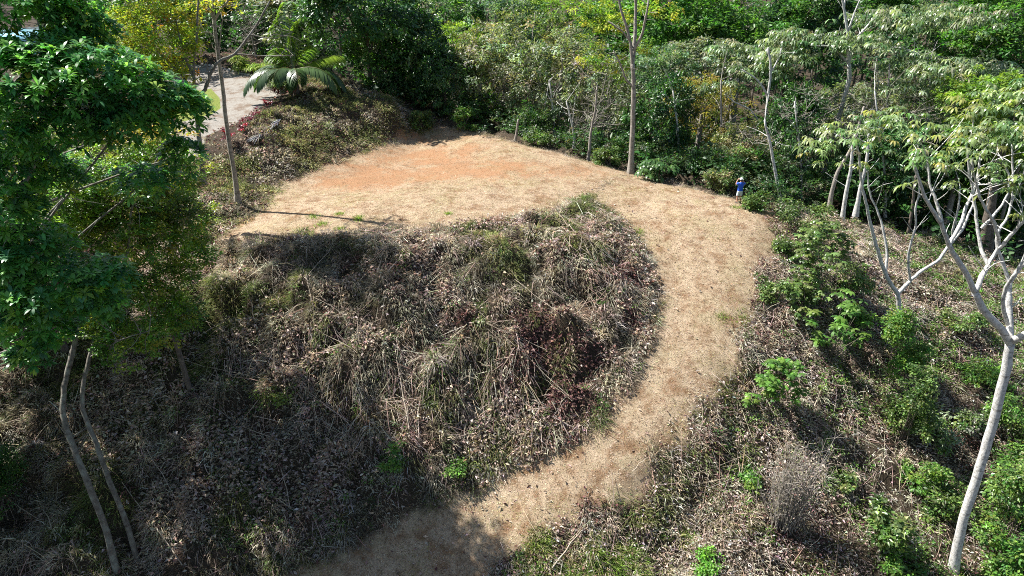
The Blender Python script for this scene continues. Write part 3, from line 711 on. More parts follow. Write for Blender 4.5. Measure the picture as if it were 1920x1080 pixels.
def cu3(mb, r, ll, tips):
    fol_rosettes(mb, E(50, (1870, 245, 0, 2.6, .9), (1905, 190, 1, 2.2, .9), (1830, 280, 0, 1.6, .7)), r, 130, 9, .62, .11, G_UMBY, None, 1.8, .35, .3, flat=.2)
drawn_tree('umbrella_tree', 'yellowish umbrella leaved tree at the right edge behind the white tree', 50, ([(1850, 520), (1858, 430), (1868, 330), (1880, 260)], 20, 9), [([(1868, 330), (1850, 300), (1835, 280)], 7, 3), ([(1872, 310), (1895, 260), (1905, 200)], 7, 3)], 'brown_bark', crown_fn('glossy', cu3), 'umbrella leaved trees', 43, 4, 1.2)

# tall pale trunk in the middle
def ct(mb, r, ll, tips):
    ell = E(56, (1130, 60, 0, 1.8, 1.4), (1110, 110, .5, 1.5, 1.2), (1170, 40, -1, 1.8, 1.2), (1230, 30, 1, 1.8, 1.3), (1200, 100, -1, 1.6, 1.2), (1150, 130, -1, 1.6, 1), (1110, 20, 0, 1.6, 1.2))
    fol_clumps(mb, ell, r, 170, 26, .42, .26, .11, G_YEL[:3] + G_LIME, None, .6, .2)
drawn_tree('tall_tree', 'tall straight pale grey trunk with thin yellow green leaves at the clearing edge', G(1183, 326)[1],
    ([(1182, 327), (1185, 270), (1187, 220), (1188, 160), (1186, 120)], 16, 11),
    [([(1186, 125), (1180, 70), (1165, 20), (1155, -30)], 9, 5), ([(1186, 125), (1190, 70, .5), (1192, 10, .8), (1190, -30)], 11, 6), ([(1188, 95), (1205, 60, -.5), (1215, 10, -1), (1222, -30)], 8, 4), ([(1188, 165), (1172, 145), (1163, 120), (1150, 95)], 7, 3), ([(1187, 90), (1170, 62), (1140, 40)], 5, 3)], 'grey_bark', crown_fn('soft', ct), None, 44, 5, 1.4)
def drawn_pole(label, Y, pts, w0, w1, bark, seed, ntw=4, tl=1.2, lim=None):
    return drawn_tree('slender_tree', label, Y, (pts, w0, w1), lim or [], bark, None, 'slender bare trunks at the forest edge', seed, ntw, tl)
drawn_pole('thin grey bare tree a little left of the tall pale trunk', G(1104, 303)[1], [(1103, 304), (1108, 250), (1116, 205), (1120, 160)], 9, 4, 'grey_bark', 51, 8, 2.0)
drawn_pole('short broken grey stump at the far edge of the clearing', G(968, 268)[1] + .4, [(966, 268), (969, 245), (972, 224)], 8, 6, 'grey_bark', 52, 0)
drawn_pole('slender pale trunk leaning left just right of the person', 47.5, [(1468, 398), (1455, 330), (1444, 270), (1434, 225)], 10, 6, 'white_bark', 53, 5, 1.8)
drawn_pole('leaning pale trunk second right of the umbrella tree trunk', 50, [(1551, 408), (1560, 360), (1572, 320), (1600, 270), (1620, 200)], 14, 6, 'grey_bark', 54, 5, 2)
drawn_pole('pale trunk third right of the umbrella tree trunk', 49, [(1576, 432), (1583, 380), (1595, 320), (1600, 250)], 14, 7, 'white_bark', 55, 5, 2)
drawn_pole('pale trunk just left of the forked white tree', 49, [(1604, 405), (1614, 350), (1625, 300), (1630, 240)], 13, 6, 'white_bark', 56, 5, 2)
drawn_pole('dark thick trunk behind the large white tree', 50, [(1836, 530), (1845, 450), (1860, 370), (1872, 300)], 34, 20, 'brown_bark', 57, 4, 2)
drawn_pole('thin dark trunk between the two white barked trees', 50, [(1692, 500), (1702, 440), (1712, 380), (1716, 330)], 11, 7, 'brown_bark', 58, 4, 1.5)

for k, (x0, y0, x1, y1, Y_, lab) in enumerate([(1340, 330, 1352, 150, 56, 'thin pale trunk rising out of the ochre bushy tree'), (1268, 320, 1262, 170, 57, 'thin pale trunk between the tall trunk and the ochre tree'), (1500, 395, 1490, 190, 54, 'thin white trunk left of the umbrella tree trunk'), (1640, 410, 1668, 120, 56, 'long thin pale trunk leaning right under the umbrella crown'), (1660, 420, 1640, 170, 53, 'thin pale trunk crossing the leaning one'), (1720, 430, 1745, 130, 58, 'thin pale trunk right of the umbrella crown centre'), (1790, 440, 1812, 120, 58, 'thin pale trunk between the two umbrella crowns'), (1035, 285, 1030, 150, 63, 'thin grey trunk amid the dusty grey tree'), (1075, 290, 1062, 190, 60, 'short thin grey trunk at the clearing edge'), (740, 215, 738, 110, 70, 'thin pale trunk in the dark trees above the bank'), (790, 110, 800, -20, 88, 'bare white trunk against the dark gap at top'), (880, 235, 905, 120, 69, 'thin leaning trunk at the far end of the clearing')]):
    drawn_pole(lab, Y_, [(x0, y0), (x0 * .6 + x1 * .4 + 6, y0 * .6 + y1 * .4), (x1, y1)], 9, 4, 'white_bark' if k % 3 else 'grey_bark', 80 + k, 7, 2.4)
# bare twiggy trees (grey thicket)
def bare(label, px, py, Y, h, seed, bark='grey_bark'):
    r = np.random.default_rng(seed); c = aty(px, py, Y); gz = ground_z(c[0], c[1])
    root = empty('bare_tree', (c[0], c[1], gz - .1), label, 'tree', 'bare twiggy trees in the forest edge')
    mb = MB(); H_ = c[2] - gz
    ln = smooth_line([(0, 0, 0), (r.normal(0, .2), 0, H_ * .5), (0, 0, H_)], 4); tube(mb, ln, np.linspace(.13, .07, len(ln)), 6); mb.build('trunk', M[bark], root, True)
    mb = MB(); segs = [ln]
    for lev, (n, L_, ra) in enumerate(((15, h, .045), (5, h * .55, .022), (3, h * .35, .012))):
        new = []
        for s in segs:
            for _ in range(n):
                a = s[r.integers(len(s) // 3, len(s))]; d = nrm(rdir(1, r)[0] * [1, 1, .6] + [0, 0, .45]); e = a + d * L_ * r.uniform(.5, 1.1)
                q = smooth_line([a, (a + e) / 2 + r.normal(0, .12, 3) * L_ * .4, e], 3); tube(mb, q, np.linspace(ra, ra * .4, len(q)), 4 if lev < 2 else 3, cap=False); new.append(q)
        segs = new
    mb.build('limbs', M[bark], root, True)
    return root
bare('bare grey twiggy tree left of the leaning umbrella trunk', 1500, 230, 55, 3.6, 61)
bare('bare grey twiggy tree right of the leaning umbrella trunk', 1640, 190, 57, 3.8, 62)
bare('bare twiggy tree under the lower right umbrella leaves', 1740, 215, 55, 3.4, 63)
bare('bare twiggy tree above and right of the person', 1400, 270, 53, 2.6, 64)
bare('bare brown twiggy tree left of the tall pale trunk', 1120, 210, 60, 3.4, 65)
bare('bare twiggy tree behind the far end of the clearing', 985, 200, 66, 3.2, 66)
bare('bare grey tree at the top beside the pole tree', 470, 40, 80, 3.6, 67)

# ------------------------------------------------------------------ left side trees
# slender pole tree beside the clearing
def cpole(mb, r, ll, tips):
    fol_clumps(mb, E(G(447, 381)[1], (395, 10, 0, 1.5, .8), (430, 20, .5, 1.2, .6), (360, 20, -.5, 1.4, .7)), r, 34, 12, .35, .22, .11, G_YEL, None, .5, .2)
drawn_tree('pole_tree', 'slender spotted grey pole tree standing at the left end of the clearing', G(447, 381)[1],
    ([(447, 384), (439, 320), (427, 250), (419, 180), (409, 100), (401, 35)], 15, 9),
    [([(401, 38), (390, 10), (380, -25)], 8, 5), ([(402, 38), (418, 12), (440, -10)], 8, 4), ([(404, 50), (400, 10), (402, -30)], 6, 3), ([(407, 80), (390, 60), (365, 68)], 4, 2), ([(410, 95), (414, 60), (418, 30)], 4, 2)], 'grey_bark', crown_fn('soft', cpole), None, 71, 3, 1.2)
# yellow-green tree with an arching limb
Y3 = 39.0
def cyel(mb, r, ll, tips):
    fol_clumps(mb, E(Y3, (270, 60, 0, 2.4, 1.8), (330, 40, .5, 1.6, 1.5), (230, 100, 0, 1.6, 1.2), (350, 110, 0, .9, 1.3), (300, 130, 0, 1.6, .9), (360, 60, .3, .8, 1.4), (290, 250, 0, 1.4, .5), (260, -60, 0, 2.2, 1.5), (200, -90, 0, 2.0, 1.4), (215, 40, -.5, 1.5, 1.2), (255, 95, -.5, 1.5, 1.2), (310, 95, -.5, 1.4, 1.0), (340, 150, -.3, .8, .6)), r, 520, 26, .42, .2, .095, G_YEL + G_LIME[:2] + [(.45, .2, .04)], [3, 3, 3, 1.2, 2, 2, .35], .3, .35)
drawn_tree('yellow_leaved_tree', 'yellow green leaved tree with one long limb arching over the gravel drive', Y3,
    ([(382, 345), (378, 290), (370, 230), (364, 180)], 15, 10),
    [([(364, 190), (384, 168, .3), (397, 133, .6), (414, 113, .9), (440, 101, 1.2), (464, 72, 1.5), (484, 42, 1.8), (506, 2, 2)], 11, 5), ([(365, 185), (364, 120), (369, 60), (372, 0)], 9, 5), ([(470, 65, 1.5), (510, 72, 1.5), (550, 60, 1.5)], 4, 2), ([(440, 101, 1.2), (500, 105, 1), (550, 104, .8)], 4, 2), ([(365, 150), (345, 100), (330, 40)], 8, 4), ([(365, 170), (330, 130), (290, 90)], 7, 3), ([(385, 168, .3), (392, 150), (388, 120)], 5, 3)], 'mossy_bark', crown_fn('soft', cyel), None, 72, 4, 1.3)

# two-stemmed tree with small leaves, left
Yb = G(235, 1078)[1]
r = np.random.default_rng(8)
root = empty('two_stemmed_tree', aty(245, 1095, Yb), 'two stemmed tree with curving lichen grey trunks and a small leaved olive crown', 'tree')
def K(lines, k=2.4): return [([(q[0], q[1], (q[2] if len(q) > 2 else 0) * k) for q in p], a, b) for p, a, b in lines]
mb = LB(root); plines(mb, Yb, K([([(228, 1100), (200, 1000), (165, 905), (140, 845, .2), (121, 790, .4), (118, 740, .6), (132, 675, .9), (150, 600, 1.2), (170, 520, 1.6)], 24, 16)]), r, sides=10); mb.build('trunk', M['mossy_bark'], root, True)
mb = LB(root); plines(mb, Yb, K([([(272, 1100, .3), (240, 990, .3), (205, 900, .4), (180, 832, .5), (159, 780, .7), (155, 730, .9), (168, 670, 1.2), (205, 570, 1.6), (240, 470, 2)], 20, 13)]), r, sides=10); mb.build('trunk', M['mossy_bark'], root, True)
Lb, _t = limb_parts(root, Yb, K([([(170, 520, 1.6), (130, 440, 1.4), (100, 380, 1.2), (70, 330, 1)], 11, 5), ([(170, 520, 1.6), (190, 450, 2), (230, 400, 2.4), (300, 340, 3)], 10, 4), ([(240, 470, 2), (290, 430, 2.6), (340, 420, 3)], 9, 4), ([(240, 470, 2), (250, 380, 1.6), (300, 290, 1.4)], 9, 4), ([(205, 570, 1.6), (260, 540, 2.2), (330, 560, 2.6)], 8, 4), ([(168, 670, 1.2), (220, 640, 1), (280, 620, .8)], 6, 3), ([(150, 600, 1.2), (90, 560, .8), (40, 560, .4)], 7, 3)]), r, 'mossy_bark', 9, 1.4, .2)
mb = LB(root)
B_EL = [(aty(x, y, Yb + dy * 2.4), (a * 1.2, a * 1.2, b * 1.18)) for x, y, dy, a, b in ((300, 330, 2.5, 1.7, 1.2), (200, 330, 2, 2.0, 1.1), (330, 420, 3, 1.5, 1.1), (220, 430, 2.2, 1.9, 1.3), (110, 400, 1.6, 1.8, 1.3), (300, 520, 2.6, 1.5, 1.2), (200, 560, 1.8, 1.7, 1.2), (330, 600, 2.4, 1.05, .95), (250, 640, 1.4, 1.2, .8), (370, 480, 3.2, .8, .7), (180, 620, 1.3, .9, .6))]
fol_clumps(mb, B_EL, r, 1300, 34, .36, .17, .09, [(.14, .26, .05), (.19, .31, .055), (.27, .35, .06), (.34, .36, .06), (.1, .21, .045)], [3, 3, 2, 1, 2], .15, .25, .6)
fol_clumps(mb, E(Yb, (300, 255, 6, 1.4, .4), (230, 255, 5.3, 1.2, .35)), r, 50, 26, .3, .15, .08, [(.3, .28, .04), (.36, .22, .04), (.4, .14, .05)], [4, 2, .5], .1, .2)
mb.build('crown', M['near'], root)

# glossy dark tree filling the upper left
Ya = 18.5
r = np.random.default_rng(9); bx_, by_ = -24.5, 22.5
root = empty('glossy_leaved_tree', (bx_, by_, ground_z(bx_, by_) - .2), 'large glossy dark green tree with rosettes of leaves filling the upper left', 'tree')
mb = LB(root); b0 = np.array(root.location); t0 = np.array([-20.5, 21, 8.5])
tl_ = smooth_line([b0, b0 * .5 + t0 * .5 + [.4, 0, 0], t0], 6); tube(mb, tl_, np.linspace(.32, .17, len(tl_)), 10); mb.build('trunk', M['mossy_bark'], root, True)
A_EL = E(Ya, (40, 0, 2, 1.5, .5), (140, 40, 3, 1.0, .8), (60, 145, .5, 1.7, .8), (170, 150, 1, 1.7, 1.0), (270, 190, 1.5, 1.5, .95), (340, 210, 2, .95, .85), (30, 230, .2, 1.5, 1.0), (130, 240, .6, 1.5, .7), (30, 320, .5, 1.1, .9), (230, 230, 1, 1.3, .6), (345, 290, 2.2, .7, .55), (270, 340, 1.6, 1.0, .5), (110, 330, 1.2, 1.0, .5), (0, 70, 1, .5, .8), (110, 85, 2, .8, .5), (170, 70, 3, .9, .7), (20, 100, .6, 1.0, .4), (100, 10, 2.4, .9, .4))
A_EL2 = E(17.5, (60, 470, .5, 1.2, .75), (110, 540, .2, 1.6, .8), (40, 590, 0, 1.2, .7), (180, 570, .6, .8, .55), (20, 400, .2, .9, .9), (100, 625, .2, 1.0, .35), (200, 520, .8, .8, .5), (-20, 500, 0, 1.2, 1.0), (60, 660, 0, .7, .35))
mb = LB(root)
for e in A_EL + A_EL2:
    a = tl_[r.integers(len(tl_) // 2, len(tl_))]; t = np.array(e[0]); ln = smooth_line([a, a * .5 + t * .5 + r.normal(0, .25, 3), t], 5, .03, r); tube(mb, ln, np.linspace(.085, .02, len(ln)), 6); twigs(mb, [ln], r, 9, 1.1, .012, .2)
plines(mb, Ya, [([(-60, 420), (20, 385), (50, 335), (65, 310)], 16, 7), ([(-40, 420, 1), (100, 292, 1.2), (160, 258, 1.4), (215, 232, 1.6)], 12, 5)], r)
mb.build('limbs', M['mossy_bark'], root, True)
mb = LB(root)
PA = [(.10, .28, .08), (.14, .33, .085), (.18, .38, .08), (.28, .45, .07), (.07, .22, .085), (.4, .4, .06)]
fol_rosettes(mb, A_EL, r, 2500, 11, .29, .085, PA, [3, 3, 2, .9, 2.5, .08], .45, .35, .55, flat=.7)
fol_rosettes(mb, A_EL2, r, 1150, 11, .28, .085, PA, [3, 3, 2, .7, 2.5, .05], .45, .35, .55, flat=.7)
mb.build('crown', M['near'], root)

# left edge trees shading the lower left; the two olive ones are added for shade
for (x, y, cz, rx, rz, sp, lab, var) in ((-21, 30.5, 6, 5.2, 4.6, 'olive', 'olive leaved tree added close behind the two stemmed tree to cast shade', 0), (-16.5, 28.5, 5.5, 2.7, 2.4, 'olive', 'small olive tree added beside the two stemmed tree to shade the track', 1), (-27, 25, 3, 5, 5, 'mid', 'leafy tree beyond the left edge that shades the slope', 0), (-24, 31, 4.5, 4.2, 4, 'dark', 'dark tree behind the two stemmed tree at far left', 1), (-22, 17, 2.5, 4.2, 4, 'mid', 'leafy tree past the lower left corner', 1), (-33, 36, 6, 5, 5, 'mid', 'rounded green tree outside the left edge', 1)):
    gz = ground_z(x, y); root = empty('forest_tree', (x, y, gz - .1), lab, 'tree', 'trees at the left of the slope'); cm, lm = proto_crown(sp, var)
    for nm_, me in (('crown', cm), ('limbs', lm)):
        o = link(nm_, me, root); o.location = (0, 0, cz - gz); o.scale = (rx / 4.6, rx / 4.6, rz / 4.4)
    mb = MB(); ln = smooth_line([(.3, .1, 0), (.1, .2, (cz - gz) * .4), (0, 0, cz - gz - 3)], 4); tube(mb, ln, np.linspace(.05, .036, len(ln)) * rx, 8); mb.build('trunk', M['brown_bark'], root, True)

# ------------------------------------------------------------------ shrubs, palm and garden plants
def shrub(name, label, px, py, w, h, n, mode, pal, mat='leaf', L=.2, W=.1, cat='shrub', group=None, seed=1, stem='brown_bark', droop=.5, wt=None, nl=10, stems=6):
    r = np.random.default_rng(seed + 900); g = G(px, py); n = int(n * 1.3)
    if seed < 13: w *= 1.2; h *= 1.6; n = int(n * 1.3)
    root = empty(name, g - [0, 0, .05], label, cat, group)
    ell = []
    for k in range(10):
        a = r.uniform(0, 6.28); q = r.random() ** .5 * .85; f = r.uniform(.55, 1.2)
        ell.append(((math.cos(a) * w * q * .5, math.sin(a) * w * q * .5, h * (.12 + .75 * r.random() * (1.1 - .5 * q))), (w * .2 * f, w * .2 * f, h * .2 * f)))
    mb = MB()
    if mode == 'rosette': tips = fol_rosettes(mb, ell, r, n, nl, L, W, pal, wt, droop, .3, .7, flat=.25)
    else: tips = fol_clumps(mb, ell, r, n, nl, .16 + .05 * w, L, W, pal, wt, droop, .3, .7)
    mb.build('foliage', M[mat], root)
    mb = MB()
    for t in tips[:: max(1, len(tips) // (stems * 3))]:
        b = r.normal(0, .06, 3) * [w, w, 0]; ln = smooth_line([b, b * .5 + t * .5 + r.normal(0, .05, 3), t], 3); tube(mb, ln, np.linspace(.02, .008, len(ln)), 4)
    mb.build('stem', M[stem], root, True)
    return root
BR = [(.10, .21, .04), (.14, .27, .05), (.07, .16, .035), (.19, .3, .06)]
DK = [(.09, .15, .035), (.13, .2, .05), (.18, .25, .08), (.06, .11, .03)]
shrub('leafy_shrub', 'wide dusty green shrub with drooping leaves right of the track', 1530, 540, 4.2, 2.9, 150, 'rosette', DK, 'glossy', .28, .11, seed=1, droop=1.0)
shrub('leafy_shrub', 'lower dusty green shrub below the wide drooping shrub', 1500, 590, 2.4, 1.5, 60, 'rosette', DK, 'glossy', .26, .11, seed=2, droop=1.0)
shrub('palmate_sapling', 'bright green sapling with large palmate leaves and one yellow leaf', 1555, 675, 3.1, 3.0, 46, 'rosette', BR, 'leaf', .40, .14, 'sapling', seed=3, droop=.9, nl=9, wt=[3, 3, 2, 1])
shrub('leafy_shrub', 'bright green broad leaved shrub beside the dry twiggy bush', 1445, 760, 2.5, 2.1, 95, 'rosette', BR, 'leaf', .25, .12, seed=4, droop=.9, nl=7)
shrub('vine_covered_stump', 'rounded vine covered stump below the forked white tree', 1672, 700, 2.7, 3.0, 260, 'clump', BR[:3] + [(.16, .24, .04)], 'leaf', .15, .09, 'vine', seed=5, nl=16)
shrub('vine_column', 'tall dark vine column below the rounded vine covered stump', 1690, 830, 2.2, 3.6, 220, 'clump', DK, 'leaf', .16, .1, 'vine', seed=6, nl=14)
shrub('leafy_shrub', 'dark broad leaved shrub at the foot of the slope', 1650, 1040, 2.0, 2.2, 90, 'clump', DK, 'glossy', .26, .16, seed=7, nl=10)
shrub('leafy_shrub', 'light green leafy bush right of the white tree base', 1885, 1000, 3.0, 3.4, 240, 'clump', BR + DK, 'glossy', .2, .11, seed=8, nl=14)
shrub('leafy_shrub', 'dense green bush in the lower right corner', 1890, 1095, 3.0, 2.2, 200, 'clump', BR, 'leaf', .2, .1, seed=9, nl=14)
shrub('leafy_shrub', 'pale green bush at the right edge behind the white trunk', 1890, 830, 3.4, 2.2, 190, 'clump', DK + BR[:2], 'glossy', .2, .1, seed=10, nl=14)
shrub('leafy_shrub', 'grey green low bush left of the white tree base', 1770, 830, 3.2, 1.3, 150, 'clump', DK + G_SILV[:2], 'glossy', .2, .1, seed=11, nl=12)
shrub('leafy_shrub', 'dark green shrub beside the upper bend of the track', 1500, 440, 2.6, 1.9, 110, 'clump', DK, 'glossy', .2, .1, seed=12, nl=12)
shrub('drooping_sapling', 'low sapling with long drooping leaves at the pale trunk base', 1232, 335, 3.4, 2.0, 75, 'rosette', [(.08, .17, .05), (.12, .22, .07), (.06, .13, .04)], 'glossy', .55, .15, 'sapling', seed=13, droop=1.3, nl=8)
shrub('leafy_shrub', 'small bright green herb clump at the bottom centre right', 1322, 1070, 1.7, 1.0, 70, 'clump', [(.12, .3, .04), (.16, .36, .05)], 'leaf', .14, .09, seed=14, nl=12)
shrub('leafy_shrub', 'green shrub at the foot of the cut bank', 742, 872, 1.5, 1.2, 60, 'clump', BR[:3], 'leaf', .16, .09, seed=15, nl=12)
shrub('leafy_shrub', 'low green plant at the bank foot nearest the track', 850, 885, 1.6, .7, 40, 'clump', BR[:3], 'leaf', .16, .08, seed=16, nl=10)
shrub('leafy_shrub', 'yellow green weed patch high on the left of the bank', 520, 755, 1.9, .9, 60, 'clump', [(.2, .26, .05), (.15, .2, .05)], 'leaf', .15, .08, seed=17, nl=10)
shrub('leafy_shrub', 'small leaved green bush in the shaded lower left corner', 5, 960, 3.0, 4.6, 420, 'clump', [(.04, .11, .025), (.07, .16, .03)], 'leaf', .12, .07, seed=18, nl=16)
shrub('fern_bush', 'bright yellow green fern bush beside the gravel drive', 470, 140, 4.6, 2.2, 80, 'rosette', [(.22, .30, .04), (.16, .25, .03)], 'soft', .8, .09, 'bush', seed=19, droop=.7, nl=9)
shrub('fern_bush', 'shaded green fern bush under the coconut palm', 535, 165, 4.0, 1.4, 60, 'rosette', [(.14, .2, .03), (.1, .16, .03)], 'soft', .7, .09, 'bush', seed=20, droop=.7, nl=9)
for k, (px, py, w, h, lab) in enumerate([(790, 240, 2.4, 1.8, 'dark bush at the far left corner of the clearing'), (870, 245, 2.4, 2.4, 'bright green bush at the far end of the clearing'), (1010, 275, 2.6, 1.6, 'dull green bush along the far clearing edge'), (1140, 310, 2.2, 1.8, 'small bush left of the tall pale trunk'), (1350, 362, 2.4, 2.0, 'olive bush on the left of the person'), (1420, 390, 2.2, 1.4, 'low bush on the right of the person')]):
    shrub('edge_bush', lab, px, py, w, h, 120, 'clump', (DK, BR, DK, DK, G_OLIV, DK)[k], 'leaf', .2, .1, 'bush', 'bushes along the forest edge', 30 + k, nl=14)

for k, (px, py, w, h, m_, lab) in enumerate([(1455, 560, 2.4, 1.5, 0, 'dusty low shrub at the outer edge of the track bend'), (1590, 545, 2.6, 1.8, 0, 'drooping shrub left of the forked white tree base'), (1600, 620, 2.2, 1.8, 1, 'bright leafy bush beside the palmate sapling'), (1480, 480, 2.2, 1.5, 0, 'grey green shrub just below the person along the track'), (1720, 900, 2.6, 1.8, 1, 'leafy bush below the dark vine column'), (1850, 720, 3.2, 1.8, 1, 'green bush just left of the white trunk fork'), (1760, 960, 2.6, 1.6, 0, 'grey green bush left of the white trunk foot'), (1920, 900, 3.2, 3.2, 1, 'tall bright bush at the right edge below the white fork'), (1560, 900, 2.0, .9, 0, 'low weedy bush in the litter below the dark vine'), (1800, 620, 3.0, 1.4, 0, 'dull green bush behind the curved white limb'), (1390, 900, 1.8, .8, 1, 'small green weed clump left of the dry twiggy bush'), (1680, 1075, 2.4, 1.4, 1, 'bright bush at the bottom edge left of the white trunk')]):
    shrub('leafy_shrub', lab, px, py, w, h, 85, 'clump', (DK, BR)[m_], 'leaf' if m_ else 'glossy', .2, .1, group='shrubs on the right slope', seed=60 + k, nl=14)
# dry twiggy bush at the track side
g = G(1470, 985); root = empty('dry_bush', g, 'tall dry grey twiggy bush standing below the bright shrub', 'bush'); r = np.random.default_rng(14)
mb = MB()
for k in range(120):
    b = r.normal(0, .35, 3) * [1, .7, 0]; e = b + [r.normal(0, .7), r.normal(0, .4), r.uniform(2.0, 5.2)]
    ln = smooth_line([b, (b + e) / 2 + r.normal(0, .15, 3), e], 4); tube(mb, ln, np.linspace(.022, .008, len(ln)), 3, cap=False)
    for q in range(4):
        a = ln[r.integers(3, len(ln))]; e2 = a + [r.normal(0, .35), r.normal(0, .3), r.uniform(.1, .6)]; tube(mb, [a, (a + e2) / 2 + r.normal(0, .03, 3), e2], [.01, .008, .004], 3, cap=False)
mb.build('stem', M['grey_bark'], root, True)
mb = MB(); n = 900; P = np.stack([r.normal(0, .7, n), r.normal(0, .5, n), r.uniform(.6, 4.6, n)], 1)
leaves(mb, P, rdir(n, r), rdir(n, r), .12, .06, pick([(.42, .36, .3), (.2, .22, .1), (.3, .24, .18)], n, .2, None, r)); mb.build('foliage', M['dry'], root)

# coconut palm
g = G(556, 178); root = empty('coconut_palm', g, 'young coconut palm with arching fronds beside the gravel drive', 'palm'); r = np.random.default_rng(15)
mb = MB(); tube(mb, smooth_line([(0, 0, -.1), (.05, 0, .9), (0, 0, 2.1)], 3), np.linspace(.30, .2, 7), 10); mb.build('trunk', M['brown_bark'], root, True)
FR = [(2.9, 4.8, .6), (3.5, 4.8, .5), (.1, 4.8, .5), (-.35, 4.8, .6), (4.4, 3.4, .8), (5.1, 3.4, .75), (1.3, 6.2, 1.7), (1.75, 6.6, 2.0), (2.2, 6.2, 1.6), (2.5, 5.4, 1.1), (.8, 5.2, 1.2), (3.0, 5.0, 1.0), (.35, 4.8, .9), (4.7, 3.0, .45), (3.9, 4.0, .6), (2.0, 6, 1.8)]
for k, (az, ln_, up) in enumerate(FR):
    d = np.array([math.cos(az), math.sin(az), 0]); t = np.linspace(0, 1, 14)
    z = 2.1 + ln_ * (up * .55 * t - (.6 if up < .9 else .3) * t ** 2.4); hor = ln_ * np.sin(np.clip(t * (1.2 if up < 1 else .7), 0, 1.5)) * (.95 if up < 1 else .6)
    S = d * hor[:, None]; S[:, 2] = z
    mb = MB(); gcol = pick([(.05, .10, .035), (.07, .125, .04), (.06, .11, .045)] if up < .9 else [(.26, .4, .05), (.2, .33, .04)], 1, .1, None, r)[0]
    tube(mb, S, np.linspace(.035, .008, 14), 4, (.2, .22, .08)); fr = mb.build('frond', M['glossy'], root); mb = MB()
    tt = np.repeat(np.linspace(.12, .98, 70), 2); sd = np.tile([1, -1], 70); f = tt * 13; i0 = np.clip(f.astype(int), 0, 12); B = S[i0] + (S[i0 + 1] - S[i0]) * (f - i0)[:, None]
    tg = nrm(S[i0 + 1] - S[i0]); side = nrm(np.cross(tg, np.tile([0, 0, 1.], (140, 1)) + d * .01)) * sd[:, None]
    ax = side * .8 + tg * .65 - np.array([0, 0, .35]) + r.normal(0, .07, (140, 3))
    droop_leaves(mb, B, ax, 1.35 * np.sin(np.clip(tt, .1, .96) * 3.0) ** .6 + .1, .13, np.tile(gcol, (140, 1)) * r.uniform(.8, 1.25, (140, 1)), .8)
    mb.build('leaflets', M['glossy'], fr)

# red cordyline plants along the drive
for k, (px, py, s, lab) in enumerate([(528, 188, 1.2, 'largest dark red cordyline at the foot of the palm'), (548, 182, .9, 'dark red cordyline half under the palm fronds'), (503, 205, .85, 'red cordyline alone at the corner of the drive'), (478, 222, .9, 'red cordyline midway along the drive edge'), (462, 232, .85, 'red cordyline below the middle of the row'), (452, 246, .7, 'small red cordyline near the fallen blue frond'), (424, 272, 1.1, 'bright red cordyline on a bare stem beside the pole tree'), (437, 258, .7, 'small red cordyline just right of the pole tree')]):
    r = np.random.default_rng(200 + k); g = G(px, py + 6); root = empty('cordyline', g, lab, 'plant', 'red cordylines along the drive')
    mb = MB(); tops = []
    for q in range(3):
        b = r.normal(0, .1, 3) * [1, 1, 0]; e = b + [r.normal(0, .25), r.normal(0, .25), s * r.uniform(.5, 1.1)]; tube(mb, [b, (b + e) / 2, e], .02, 4); tops.append(e)
    mb.build('stem', M['brown_bark'], root, True)
    mb = MB(); fol_rosettes(mb, None, r, 0, 20, .5 * s, .09, [(.15, .012, .03), (.10, .01, .022), (.26, .02, .04)], None, .8, pts=tops, flat=1.6); mb.build('foliage', M['glossy'], root)
# fallen frond
g = G(508, 252); root = empty('fallen_frond', g + [0, 0, .12], 'fallen blue grey palm frond lying on top of the left bank', 'palm frond'); r = np.random.default_rng(230)
a, b = G(480, 268) + [0, 0, .28], G(528, 232) + [0, 0, .3]; mb = LB(root); tube(mb, [a, (a + b) / 2 + [0, 0, .1], b], [.03, .025, .01], 5, (.3, .28, .25)); mb.build('stem', M['stick'], root, True)
mb = LB(root); n = 130; t = r.random((n, 1)); P = a + (b - a) * t + r.normal(0, .12, (n, 3)) * [1, 1, .2] + [0, 0, .05]
leaves(mb, P, (b - a) * -1 + r.normal(0, .9, (n, 3)) * [1, 1, .25], rdir(n, r) * .4 + [0, 0, 1], 1.0, .06, pick([(.2, .22, .26), (.3, .31, .34), (.14, .15, .17), (.26, .22, .17)], n, .2, None, r)); mb.build('leaflets', M['dry'], root)

# edging stones along the drive
M['stone'] = plain_mat('stone', (.36, .34, .31), .9, .35, 9)
def stone_mesh(seed):
    r = np.random.default_rng(seed); mb = MB(); n, m = 7, 5; V = []
    for i in range(m):
        th = math.pi * (i + .5) / m
        for j in range(n): a = 6.283 * j / n; V.append(np.array([math.sin(th) * math.cos(a), math.sin(th) * math.sin(a), math.cos(th) * .7]) * r.uniform(.82, 1.15))
    V += [np.array([0, 0, .7]), np.array([0, 0, -.7])]; F = []
    for i in range(m - 1):
        for j in range(n): p, q = i * n + j, i * n + (j + 1) % n; F += [(p, p + n, q + n), (p, q + n, q)]
    for j in range(n): F += [(m * n, j, (j + 1) % n), (m * n + 1, (m - 1) * n + (j + 1) % n, (m - 1) * n + j)]
    mb.add(np.array(V), F); return mb.mesh('stone', M['stone'], True)
stm = [stone_mesh(300 + k) for k in range(4)]; r = np.random.default_rng(310)
q = poly([(545, 165, 4.45), (500, 150, 4.6), (450, 138, 4.75), (380, 122, 4.95)]); seg = np.linspace(0, 2.999, 30)
